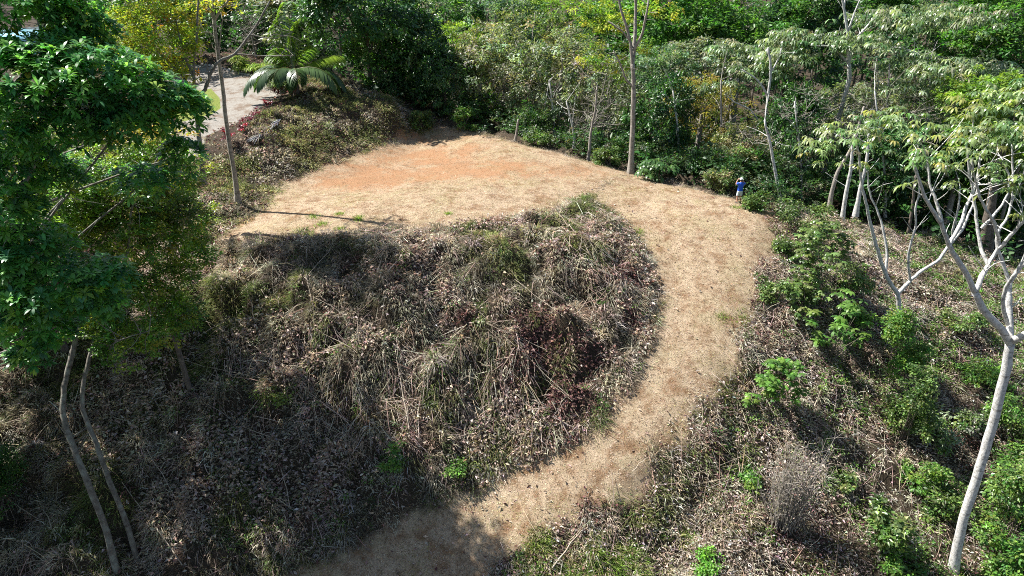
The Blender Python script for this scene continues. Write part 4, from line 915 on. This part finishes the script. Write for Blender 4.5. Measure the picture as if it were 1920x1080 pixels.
for k, t in enumerate(seg):
    i = int(t); p = q[i] * (1 - (t - i)) + q[i + 1] * (t - i); o = link('edging_stone', stm[k % 4]); o.location = (p[0], p[1], ground_z(p[0], p[1]) + .06); s = r.uniform(.14, .24); o.scale = (s * 1.3, s, s); o.rotation_euler = (0, 0, r.uniform(0, 6.3))
    tag(o, 'rounded grey stone in the row edging the far side of the gravel drive', 'stone', 'stones edging the gravel drive')
# pool beyond the lawn
mw, nt, nd, lk = newmat('pool_water'); o_ = nd.new('ShaderNodeOutputMaterial'); b_ = nd.new('ShaderNodeBsdfPrincipled'); nz = noise(nt, 1.5, 3); rr_ = ramp(nt, nz.outputs[0], [(.3, (.25, .6, .75)), (.7, (.5, .8, .9))]); lk.new(rr_.outputs[0], b_.inputs['Base Color']); b_.inputs['Roughness'].default_value = .08; lk.new(b_.outputs[0], o_.inputs[0])
pc = aty(75, 58, 92); gz = float(rbf(pc[0], pc[1])[0]); z = max(gz + .4, pc[2]); mb = MB(); an = np.linspace(0, 6.283, 25)[:-1]
ring = np.stack([pc[0] + 6 * np.cos(an), pc[1] + 7 * np.sin(an), np.full(24, z)], 1); low = ring - [0, 0, z - gz + 1.5]; V = np.vstack([ring, low, [[pc[0], pc[1], z]]]); i = np.arange(24); j = (i + 1) % 24
mb.add(V, np.concatenate([np.stack([i, j, np.full(24, 48)], 1), np.stack([i, i + 24, j + 24], 1), np.stack([i, j + 24, j], 1)])); tag(mb.build('pool_water', mw), 'pale blue pool water glimpsed through the upper left leaves', 'water', None, 'structure')

# ------------------------------------------------------------------ ground cover
def scatter(n, dens_f, box=(GX0 + 1, GX1 - 1, GY0 + 1, GY1 - 1), r=rng):
    out = []; tot = 0
    while tot < n:
        x = r.uniform(box[0], box[1], n * 2); y = r.uniform(box[2], box[3], n * 2); k = r.random(n * 2) < dens_f(x, y); out.append(np.stack([x[k], y[k]], 1)); tot += k.sum()
    return np.concatenate(out)[:n]
def inview(x, y, z, m=200):
    dep = y * cp + (CAM_Z - z) * sp_; px = 960 + x / dep * FPX; py = 540 - (y * sp_ - (CAM_Z - z) * cp) / dep * FPX
    return (dep > 5) & (px > -m) & (px < 1920 + m) & (py > -m) & (py < 1080 + m), px, py
TOEPOLY = np.vstack([poly(CREST), poly(INNER)[1:], poly([(300, 1180, -10.5), (-250, 1180, -10), (-250, 700, -5), (100, 520, -1), (300, 470, 0)])])     # the cut bank and its shaded continuation
S_bank = sdist(TOEPOLY, XX, YY)
LEFTB = np.vstack([poly(TOE_L), poly([(800, 228, 1.6), (760, 200, 3), (740, 170, 4), (640, 130, 5), (600, 130, 5), (560, 160, 4.6), (545, 190, 4.2), (500, 215, 3.7), (440, 265, 2.9), (400, 300, 2.2), (330, 310, 2), (250, 360, 1), (300, 440, 0)])])
S_leftb = sdist(LEFTB, XX, YY)
S_right = np.minimum(S_right + 1.0, -S_rag); S_bank = np.minimum(S_bank + .3, -S_rag)
def in_mask(S, lo=-.1):
    def f(x, y):
        s = grid_at(S, x, y); v, _, _ = inview(x, y, H(x, y)); return (s > lo) & v
    return f
def down(x, y):
    g = np.stack([-grid_at(GZX, x, y), -grid_at(GZY, x, y), np.zeros_like(x)], 1); return g
z1 = np.array([0, 0, 1.])
STRAW = [(.5, .42, .31), (.63, .56, .45), (.36, .29, .21), (.5, .455, .385), (.28, .23, .165)]
GREYS = [(.24, .22, .17), (.33, .30, .24), (.16, .14, .1), (.12, .11, .075)]
GREENG = [(.11, .15, .04), (.17, .2, .06), (.08, .11, .04), (.25, .25, .1)]

def tussocks(name, label, S, n, nb, Lr, r, pal_f, width=.014, spread=.2, lo=-.05, dens=None, bend=(.4, .95)):
    f0 = in_mask(S, lo); f = f0 if dens is None else (lambda x, y: f0(x, y) & (r.random(x.shape) < dens(x, y)))
    c = scatter(n, f, r=r); x, y = c.T; k = np.repeat(np.arange(n), nb); m = len(k)
    off = r.normal(0, 1, (m, 2)) * spread * r.uniform(.6, 1.3, (n, 1))[k]; P = c[k] + off; Pz = H(P[:, 0], P[:, 1]) - .03
    dn = down(x, y)[k]; d = np.concatenate([off / spread * .45, np.zeros((m, 1))], 1) + dn * .75 + z1 * r.uniform(.3, .9, (m, 1)) + r.normal(0, .22, (m, 3))
    base = pal_f(x, y, n, r); col = np.clip(base[k] * (1 + r.normal(0, .2, (m, 1))), .01, .8)
    sz = r.uniform(.6, 1.25, n)[k]
    mb = MB(); blades(mb, np.column_stack([P, Pz]), d, r.uniform(*Lr, m) * sz, width * r.uniform(.7, 1.5, m), col, r.uniform(*bend, m))
    return tag(mb.build(name, M['dry']), label, 'grass', None, 'stuff')
HEAPS = [(G(px, py)[:2], s_) for px, py, s_ in ((1010, 650, 1.5), (1060, 735, 1.3), (970, 710, .9), (1100, 680, .9), (870, 600, .55), (1175, 530, .75), (640, 650, .5), (1185, 605, .5))]
PALE = [(G(px, py)[:2], s_) for px, py, s_ in ((900, 800, 1.4), (960, 770, 1.1), (560, 690, 1.3), (470, 640, 1.2), (420, 870, 1.6), (250, 800, 1.6), (480, 900, 1.6), (330, 960, 1.5), (600, 900, 1.4), (690, 640, .8))]
def blobs(B, x, y):
    o = np.zeros_like(x)
    for q, s_ in B: o = np.maximum(o, np.exp(-((x - q[0]) ** 2 + (y - q[1]) ** 2) / (s_ * s_)))
    return o
DARKZ = [(G(px, py)[:2], s_) for px, py, s_ in ((560, 510, 2.0), (680, 545, 2.4), (800, 570, 2.2), (620, 600, 2.0), (900, 600, 1.6), (480, 540, 1.4), (700, 620, 1.6))]  # grey old grass here also carries the upper bank's shade in its colour
STK = [(G(px, py)[:2], s_) for px, py, s_ in ((560, 680, 1.3), (640, 725, 1.5), (760, 740, 1.5), (880, 740, 1.7), (960, 700, 1.2), (1100, 470, 1.2), (1150, 520, 1.1), (940, 660, 1.0), (1010, 790, 1.2), (450, 700, 1.0))]
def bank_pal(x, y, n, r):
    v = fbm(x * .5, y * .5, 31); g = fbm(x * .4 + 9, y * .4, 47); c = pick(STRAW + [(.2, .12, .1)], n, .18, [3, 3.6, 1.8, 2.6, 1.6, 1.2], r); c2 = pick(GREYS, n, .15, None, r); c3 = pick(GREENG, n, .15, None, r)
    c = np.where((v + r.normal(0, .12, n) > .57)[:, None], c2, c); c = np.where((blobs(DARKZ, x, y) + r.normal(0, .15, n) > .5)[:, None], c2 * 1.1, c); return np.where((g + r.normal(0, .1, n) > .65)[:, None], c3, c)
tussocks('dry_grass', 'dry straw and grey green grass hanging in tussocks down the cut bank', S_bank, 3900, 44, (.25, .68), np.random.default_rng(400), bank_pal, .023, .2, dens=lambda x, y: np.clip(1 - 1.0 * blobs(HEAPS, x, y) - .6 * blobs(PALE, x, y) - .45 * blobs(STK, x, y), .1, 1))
def leftb_pal(x, y, n, r):
    v = fbm(x * .4, y * .4, 55); c = pick([(.14, .17, .05), (.21, .23, .07), (.3, .29, .13), (.1, .13, .04)], n, .15, None, r); c2 = pick(GREYS + STRAW[:2], n, .15, None, r)
    return np.where((v + r.normal(0, .1, n) > .58)[:, None], c2, c)
tussocks('bank_grass', 'mossy olive grass covering the shaded bank below the palm', S_leftb, 1250, 34, (.25, .55), np.random.default_rng(401), leftb_pal, .036, .3)
def right_pal(x, y, n, r):
    v = fbm(x * .35, y * .35, 65); c = pick(STRAW + GREYS[:2], n, .15, [3, 4.5, 1.5, 3.5, .6, .6, 1], r); c3 = pick(GREENG, n, .15, None, r); return np.where((v + r.normal(0, .12, n) > .66)[:, None], c3, c)
tussocks('slope_grass', 'dry and green grass mixed over the slope right of the track', S_right, 2700, 32, (.2, .6), np.random.default_rng(402), right_pal, .026, .25, dens=lambda x, y: np.clip(1.25 - grid_at(S_right, x, y) / 9, .25, 1))
# fringe along the track edges
S_edge = .6 - np.abs(S_rag + .2)
tussocks('edge_grass', 'green and straw grass fringe along the track and clearing edges', S_edge, 1100, 20, (.12, .38), np.random.default_rng(403), lambda x, y, n, r: np.where((fbm(x * .5, y * .5, 71) + r.normal(0, .1, n) > .55)[:, None], pick(GREENG, n, .15, None, r), pick(STRAW, n, .15, None, r)), .016, .14, lo=0, bend=(.2, .7))

# straw litter lying flat on track and clearing
r = np.random.default_rng(404); n = 150000
c = scatter(n, in_mask(S_rag, -.7), r=r); x, y = c.T; nn = normal_at(x, y); a = r.uniform(0, 6.283, n); d = np.stack([np.cos(a), np.sin(a), r.normal(.12, .2, n)], 1); L_ = r.uniform(.05, .17, n); s = nrm(np.cross(d, nn)); P = np.column_stack([c, H(x, y) + r.uniform(.005, .035, n)])
v = fbm(x * .7, y * .7, 81); pal = pick([(.47, .39, .285), (.58, .505, .395), (.35, .27, .185), (.19, .132, .09), (.25, .23, .12)], n, .18, [4, 3, 3, 2.4, .9], r)
orr = grid_at(MASK[..., 1], x, y); pal = np.where((orr + r.normal(0, .25, n) > .5)[:, None], pal * [.85, .58, .4], pal)
v2 = fbm(x * .6, y * .6, 161); v3 = fbm(x * .45 + 40, y * .45, 163); v4 = fbm(x * 1.6, y * 1.6, 165, 2)
pal = pal * (.55 + .55 * v2 + .4 * v4)[:, None]; pal = np.where((v3 + r.normal(0, .08, n) > .6)[:, None], pal * [.72, .8, .5], pal); pal = np.where((v4 + v2 + r.normal(0, .12, n) < .78)[:, None], pal * [.72, .6, .52], pal); keepm = (r.random(n) < np.clip(.35 + 1.3 * v4, .3, 1)) & (r.random(n) < np.clip(1.15 - orr, .2, 1)); P, d, s, L_, pal = P[keepm], d[keepm], s[keepm], L_[keepm], pal[keepm]; n = len(P); w = r.uniform(.006, .014, n)[:, None]
mb = MB(); mb.add(np.stack([P - s * w, P + s * w, P + nrm(d) * L_[:, None]], 1), np.arange(n * 3), np.repeat(pal, 3, 0)); tag(mb.build('straw', M['dry']), 'mown straw scattered over the track and clearing', 'straw', None, 'stuff')

# dead leaves
def litter(name, label, S, n, r, pal, lr=(.08, .22), dens=None, lo=-.2, lift=.12):
    f0 = in_mask(S, lo); f = f0 if dens is None else (lambda x, y: f0(x, y) & (r.random(x.shape) < dens(x, y)))
    c = scatter(n, f, r=r); x, y = c.T; P = np.column_stack([c, H(x, y) + r.random(n) ** 2 * lift + .01]); nn = normal_at(x, y) + r.normal(0, .55, (n, 3)); ax = r.normal(0, 1, (n, 3)) * [1, 1, .4]
    col = pal(x, y, n, r); mb = MB(); L_ = r.uniform(*lr, n); leaves(mb, P, ax, nn, L_, L_ * r.uniform(.28, .6, n), col, .55)
    return tag(mb.build(name, M['dry']), label, 'leaves', None, 'stuff')
BROWN = [(.14, .07, .065), (.22, .115, .10), (.09, .045, .044), (.29, .175, .145)]
TAN = [(.4, .32, .255), (.49, .41, .34), (.31, .235, .18), (.56, .49, .425)]
PALEL = [(.48, .41, .345), (.56, .495, .43), (.4, .325, .265), (.6, .55, .5), (.31, .24, .19)]
def dead_d(x, y): return np.clip(np.maximum((fbm(x * .42 + 3, y * .42, 91) - .52) * 4, np.maximum(blobs(HEAPS, x, y), blobs(PALE, x, y)) * 1.2), .03, 1)
def dead_pal(x, y, n, r):
    v = .27 + blobs(HEAPS, x, y) * .5 - blobs(PALE, x, y) * .4 + fbm(x * .5, y * .5, 97) * .2 + r.normal(0, .12, n); return np.where((v > .47)[:, None], pick(BROWN, n, .2, None, r), pick(TAN, n, .2, None, r))
litter('dead_leaves', 'brown and tan dead leaves in heaps on the cut bank', S_bank, 34000, np.random.default_rng(405), dead_pal, (.1, .28), dead_d, lift=.4)
litter('dead_leaves', 'red brown dead leaves at the left end of the clearing', S_leftb, 10000, np.random.default_rng(406), lambda x, y, n, r: pick(BROWN + TAN[2:3], n, .2, None, r), (.08, .2), lambda x, y: np.clip((fbm(x * .5, y * .5, 93) - .5) * 6, .05, 1))
S_gap = np.minimum(np.minimum(-S_clear, -S_drv), -S_lwn); S_gap = np.where((XX < -6) & (YY > 36), S_gap, -1)
litter('fallen_leaves', 'brown leaf litter around the drive and the palm', S_gap, 18000, np.random.default_rng(416), lambda x, y, n, r: pick(BROWN + TAN[2:3] + [(.08, .09, .03)], n, .2, None, r), (.12, .3))
tussocks('garden_grass', 'patchy grass around the drive and the palm', S_gap, 400, 26, (.15, .4), np.random.default_rng(417), leftb_pal, .03, .3)
litter('leaf_litter', 'pale bleached leaf litter over the slope right of the track', S_right, 70000, np.random.default_rng(407), lambda x, y, n, r: np.where((fbm(x * .4, y * .4, 99) + r.normal(0, .12, n) > .66)[:, None], pick(BROWN, n, .2, None, r), pick(PALEL, n, .22, None, r)), (.08, .22), lambda x, y: np.clip(.25 + (fbm(x * .3, y * .3, 95) - .35) * 3, .15, 1), lift=.3)
litter('fallen_leaves', 'few dry leaves fallen on the track', S_trk, 420, np.random.default_rng(408), lambda x, y, n, r: pick(TAN + BROWN[:1], n, .2, None, r), (.08, .26), lambda x, y: np.clip((30 - y) / 10, .08, 1), lo=.1, lift=.03)

# low green weeds on the slopes
def weeds(name, label, S, n, nl, r, pal, dens, L=.13, W=.07, hr=(.1, .5)):
    f0 = in_mask(S, .15); c = scatter(n, lambda x, y: f0(x, y) & (r.random(x.shape) < dens(x, y)), r=r); x, y = c.T; k = np.repeat(np.arange(n), nl); m = len(k); hh = r.uniform(*hr, n)[k]
    P = np.column_stack([c[k] + r.normal(0, .17, (m, 2)), H(x, y)[k] + r.random(m) * hh + .03]); base = pick(pal, n, .2, None, r); mb = MB()
    leaves(mb, P, rdir(m, r) * [1, 1, .5], rdir(m, r) * .6 + z1, L * r.uniform(.6, 1.4, m), W * r.uniform(.6, 1.3, m), np.clip(base[k] * (1 + r.normal(0, .18, (m, 1))), .01, .8)); return tag(mb.build(name, M['leaf']), label, 'weeds', None, 'stuff')
def rd(x, y):
    v, px, py = inview(x, y, H(x, y)); return np.clip((px - 1250) / 700, .05, 1) * np.clip((fbm(x * .45, y * .45, 111) - .42) * 7, 0, 1)
weeds('weeds', 'green leafy weeds growing through the litter on the right slope', S_right, 3000, 22, np.random.default_rng(409), DK + BR + BR, rd)
weeds('weeds', 'sparse green weeds sprouting on the cut bank', S_bank, 480, 26, np.random.default_rng(410), BR[:3] + DK[:2], lambda x, y: np.clip((fbm(x * .5, y * .5, 113) - .5) * 8, 0.02, 1), .12, .06, (.1, .35))

# fine twigs as a mass, longer stalks one by one
def stick_dir(x, y, r):
    dn = down(x, y); m = nrm(dn + r.normal(0, .55, dn.shape) * [1, 1, 0]); return nrm(m + np.array([0, 0, 1]) * (np.sum(m * dn, 1) * -1)[:, None] + np.array([0, 0, .12]))
def twig_mass(name, label, S, n, r, lr, dens=None, pal=None, rad=.012, mode='down'):
    f0 = in_mask(S, .2); f = f0 if dens is None else (lambda x, y: f0(x, y) & (r.random(x.shape) < dens(x, y)))
    c = scatter(n, f, r=r); x, y = c.T
    d = stick_dir(x, y, r) if mode == 'down' else nrm(np.column_stack([r.normal(0, 1, (n, 2)), r.normal(0, .15, n)]))
    L_ = r.uniform(*lr, n)[:, None]; A = np.column_stack([c, H(x, y) + r.uniform(.08, .4, n)]); B = A + d * L_; zb = H(B[:, 0], B[:, 1]) + r.uniform(.06, .35, n); B[:, 2] = zb
    Mi = (A + B) / 2 + r.normal(0, .05, (n, 3)) + z1 * .04; s = nrm(np.cross(d, z1 + r.normal(0, .1, (n, 3)))); u = np.cross(s, d); w = rad * r.uniform(.6, 1.6, n)[:, None]
    V = np.stack([A + s * w, A - s * w, A + u * w * 1.6, Mi + s * w, Mi - s * w, Mi + u * w * 1.6, B], 1); b = np.arange(n)[:, None] * 7
    F = np.concatenate([b + q for q in ([0, 1, 4], [0, 4, 3], [1, 2, 5], [1, 5, 4], [2, 0, 3], [2, 3, 5], [3, 4, 6], [4, 5, 6], [5, 3, 6])], 1)
    mb = MB(); mb.add(V, F, np.repeat(pick(pal or [(.5, .43, .34), (.6, .54, .46), (.36, .29, .22), (.44, .34, .27)], n, .15, None, r), 7, 0)); return tag(mb.build(name, M['dry']), label, 'twigs', None, 'stuff')
twig_mass('twigs', 'thin pale dry stalks strewn down the cut bank', S_bank, 2600, np.random.default_rng(411), (.5, 2.0), lambda x, y: np.clip(np.maximum(blobs(STK, x, y) * 1.3, (fbm(x * .33 + 5, y * .33, 121) - .55) * 2), .025, 1), [(.58, .5, .41), (.68, .62, .54), (.42, .34, .27), (.5, .38, .32)])
twig_mass('twigs', 'fine dry twigs lying in the litter of the right slope', S_right, 4200, np.random.default_rng(412), (.4, 2.0), None, None, .010, 'any')
# single long stalks
def stalk(a, b, w, label, grp, name='dry_stalk', r=rng):
    A, B = G(*a), G(*b); A[2] += .25; B[2] += .3; root = A; mb = MB(); n = 6; t = np.linspace(0, 1, n)[:, None]; P = A + (B - A) * t; P[1:-1] += r.normal(0, .035, (n - 2, 3)); P[:, 2] = np.maximum(P[:, 2], H(P[:, 0], P[:, 1]) + .08)
    tube(mb, P - A, np.linspace(w, w * .45, n) * .015, 5); o = mb.build(name, M['stick'], None, True); o.location = tuple(A); return tag(o, label, 'stalk', grp)
r = np.random.default_rng(413)
stalk((768, 815), (742, 668), 2.4, 'long straight pale pole lying down the middle of the cut bank', 'long dry stalks on the bank', r=r)
stalk((1075, 760), (945, 640), 1.6, 'pale stalk slanting across the red brown leaves of the bank', 'long dry stalks on the bank', r=r)
stalk((437, 690), (447, 590), 1.6, 'upright pale stalk at the left end of the bank', 'long dry stalks on the bank', r=r)
stalk((545, 960), (528, 885), 1.8, 'forked pale stick near the shaded foot of the bank', 'long dry stalks on the bank', r=r)
stalk((1035, 1075), (1092, 1005), 2.6, 'weathered grey stick beside the green grass at the bottom', 'sticks right of the track', r=r)
stalk((1300, 900), (1420, 855), 1.4, 'thin curved stick in the pale litter right of the track', 'sticks right of the track', r=r)
stalk((1525, 770), (1552, 705), 1.8, 'brown slanting stick below the palmate sapling', 'sticks right of the track', r=r)
stalk((1185, 895), (1215, 868), 1.4, 'short straw coloured stick at the right track edge', 'sticks right of the track', r=r)
stalk((345, 1070), (232, 915), 2.0, 'long stick lying beside the two stemmed tree base', 'sticks in the shade at lower left', r=r)
stalk((20, 1072), (90, 1060), 2.0, 'pale stick at the bottom left corner', 'sticks in the shade at lower left', r=r)
stalk((110, 1020), (68, 930), 2.0, 'stick left of the two curving trunks', 'sticks in the shade at lower left', r=r)
stalk((330, 940), (272, 840), 1.6, 'thin stick right of the two curving trunks', 'sticks in the shade at lower left', r=r)
for k in range(46):
    px, py = r.uniform(470, 1190), r.uniform(500, 860)
    q = atz(px, py, -3)
    g = G(px, py)
    if float(grid_at(S_bank, g[0:1], g[1:2])[0]) < .6: continue
    stalk((px, py), (px + r.normal(-40, 45), py - r.uniform(25, 95)), r.uniform(.9, 1.5), 'thin pale dry stalk lying among the grass of the cut bank', 'thin dry stalks on the cut bank', r=r)

# green grass tufts on the clearing and by the track
def tuft(px, py, s, lab, grp, pal, seed, nb=90, h=.28):
    r = np.random.default_rng(seed); g = G(px, py); mb = MB(); off = r.normal(0, s * .4, (nb, 2)); P = np.column_stack([off, H(g[0] + off[:, 0], g[1] + off[:, 1]) - g[2] - .02]); d = np.column_stack([off / s * .7 + r.normal(0, .25, (nb, 2)), r.uniform(.6, 1.1, nb)])
    blades(mb, P, d, h * r.uniform(.5, 1.2, nb), .02, pick(pal, nb, .2, None, r), r.uniform(.2, .7, nb)); o = mb.build('grass_tuft', M['leaf']); o.location = tuple(g); tag(o, lab, 'grass', grp)
GB = [(.17, .28, .03), (.22, .33, .05), (.13, .22, .03)]
for k, (px, py, s, lab) in enumerate([(566, 434, .5, 'leftmost green tuft at the near edge of the clearing'), (582, 440, .4, 'second green tuft at the near clearing edge'), (603, 422, .55, 'largest bright tuft in the branch shadow'), (588, 408, .45, 'yellowish tuft above the branch shadow'), (637, 430, .35, 'small tuft right of the branch shadow'), (672, 408, .35, 'bright tuft on bare straw left of centre'), (672, 413, .3, 'small tuft touching the bright tuft'), (637, 402, .35, 'pale thin tuft in the clearing'), (840, 402, .25, 'tiny tuft at the middle of the near clearing'), (911, 415, .35, 'tuft on the crest above the bank'), (1197, 437, .5, 'green tuft at the inner bend of the track'), (1227, 598, .45, 'green tuft hugging the bank at the track bend'), (1097, 798, .5, 'bright tuft at the foot of the bank by the track'), (815, 935, .65, 'bushy green tuft at the lowest sunlit bank foot'), (1353, 597, .35, 'small tuft out on the track right of centre'), (1390, 600, .6, 'green tuft at the outer track edge'), (1380, 390, .4, 'green tuft at the feet of the person')]):
    tuft(px, py, s, lab, 'green grass tufts', GB, 500 + k, 110, .3 if s > .4 else .22)
S_gg = np.full(XX.shape, -1.)
for px, py, rx in ((1012, 1030, .55), (1000, 1072, .8), (1120, 1058, .9), (1170, 1085, 1.2), (1085, 1075, .7), (1290, 1010, .4)):
    q = G(px, py); S_gg = np.maximum(S_gg, rx - np.hypot(XX - q[0], (YY - q[1])))
tussocks('green_grass', 'lush bright green grass patches at the bottom edge beside the track', S_gg, 330, 40, (.2, .5), np.random.default_rng(520), lambda x, y, n, r: pick([(.14, .25, .03), (.19, .3, .05), (.11, .19, .03), (.28, .31, .1), (.42, .36, .22)], n, .15, None, r), .028, .16, lo=0, bend=(.1, .6))
S_ln = S_lwn; tussocks('lawn_grass', 'short grass blades of the lawn by the drive', S_ln, 200, 18, (.05, .14), np.random.default_rng(521), lambda x, y, n, r: pick([(.16, .22, .04), (.22, .26, .06)], n, .15, None, r), .02, .3, lo=0)

# ------------------------------------------------------------------ the person
g = G(1384, 381); root = empty('person', g, 'person in a blue shirt, pale shorts and white cap raising both hands to the face', 'person'); root.rotation_euler = (0, 0, R(12))
def skin_body():
    V = []; Ed = []; Ra = []
    def v(co, rad, par=None):
        V.append(co); Ra.append(rad)
        if par is not None: Ed.append((par, len(V) - 1))
        return len(V) - 1
    pel = v((0, 0, .95), .13); sp1 = v((0, 0, 1.15), .12, pel); ch = v((0, .0, 1.36), .13, sp1); nk = v((0, .0, 1.50), .055, ch); hd0 = v((0, .02, 1.58), .075, nk); hd1 = v((0, .03, 1.67), .092, hd0); v((0, .02, 1.74), .07, hd1)
    for s in (-1, 1):
        hp = v((s * .10, 0, .88), .10, pel); kn = v((s * .12, .02, .50), .06, hp); cf = v((s * .125, -.01, .36), .058, kn); an = v((s * .13, -.01, .09), .038, cf); v((s * .14, .12, .04), .035, an)
        sh = v((s * .19, 0, 1.42), .062, ch); el = v((s * .34, .06, 1.32), .045, sh); fa = v((s * .28, .13, 1.45), .042, el); wr = v((s * .17, .19, 1.60), .028, fa); pm = v((s * .13, .20, 1.66), .034, wr)
        for k, (dx, ln) in enumerate(((-.03, .06), (-.012, .072), (.006, .07), (.024, .055))):
            f1 = v((s * (.105 - .01 * k), .19 - dx, 1.70), .0095, pm); v((s * (.085 - .01 * k), .175 - dx, 1.70 + ln * .4), .008, f1)
        t1 = v((s * .10, .17, 1.645), .011, pm); v((s * .08, .15, 1.66), .009, t1)
    me = bpy.data.meshes.new('body'); me.from_pydata(V, Ed, []); o = link('body', me, root)
    o.modifiers.new('skin', 'SKIN'); 
    for k, sv_ in enumerate(me.skin_vertices[0].data): sv_.radius = (Ra[k], Ra[k]); sv_.use_root = (k == 0)
    sb = o.modifiers.new('sub', 'SUBSURF'); sb.levels = 2; sb.render_levels = 2
    me.materials.append(plain_mat('skin', (.42, .22, .15), .6, .08, 8)); return o
skin_body()
def loft(name, rings, mat, n=14):
    mb = MB(); V = []; 
    for (cx, cy, cz, rx, ry) in rings:
        for j in range(n): a = 6.283 * j / n; V.append((cx + rx * math.cos(a), cy + ry * math.sin(a), cz))
    F = []
    for i in range(len(rings) - 1):
        for j in range(n): p, q = i * n + j, i * n + (j + 1) % n; F += [(p, q, q + n), (p, q + n, p + n)]
    mb.add(V, F); return mb
blue = plain_mat('blue_cloth', (.012, .09, .52), .8, .15, 20); pale = plain_mat('pale_cloth', (.55, .60, .62), .8, .1, 20); white = plain_mat('cap_cloth', (.75, .75, .73), .8, .05, 20)
mb = loft('shirt', [(0, 0, .90, .185, .135), (0, 0, 1.0, .18, .135), (0, 0, 1.15, .185, .14), (0, 0, 1.30, .205, .145), (0, 0, 1.40, .215, .13), (0, 0, 1.46, .16, .105), (0, 0, 1.51, .075, .075)], blue)
for s in (-1, 1): tube(mb, [(s * .15, 0, 1.43), (s * .21, .015, 1.40), (s * .29, .045, 1.345)], [.085, .085, .075], 10, None, False)
mb.build('shirt', blue, root, True)
mb = loft('shorts', [(0, 0, .95, .172, .128), (0, 0, .86, .188, .14), (0, 0, .80, .19, .14)], pale)
for s in (-1, 1): tube(mb, [(s * .095, 0, .84), (s * .105, .005, .7), (s * .115, .015, .56)], [.105, .105, .108], 12, None, False)
mb.build('shorts', pale, root, True)
mb = loft('cap', [(0, .025, 1.68, .112, .118), (0, .022, 1.73, .11, .115), (0, .02, 1.78, .085, .09), (0, .02, 1.805, .04, .045), (0, .02, 1.81, .004, .004)], white); mb.add([(-.08, .10, 1.69), (.08, .10, 1.69), (.05, .22, 1.675), (-.05, .22, 1.675), (-.08, .10, 1.70), (.08, .10, 1.70), (.05, .22, 1.685), (-.05, .22, 1.685)], [(0, 2, 1), (0, 3, 2), (4, 5, 6), (4, 6, 7), (2, 3, 7), (2, 7, 6), (1, 2, 6), (1, 6, 5), (3, 0, 4), (3, 4, 7)]); mb.build('cap', white, root, True)
mb = loft('hair', [(0, .0, 1.58, .075, .07), (0, .0, 1.63, .1, .095), (0, .01, 1.69, .107, .108)], white); mb.build('hair', plain_mat('hair', (.05, .035, .025), .7, .2, 30), root, True)
for s in (-1, 1):
    mb = MB(); V = []; tube(mb, [(s * .13, -.07, .045), (s * .135, .03, .05), (s * .142, .13, .04), (s * .145, .19, .032)], [.045, .05, .046, .03], 8); mb.build('shoe', plain_mat('shoe', (.04, .035, .035), .7, .2, 20), root, True)
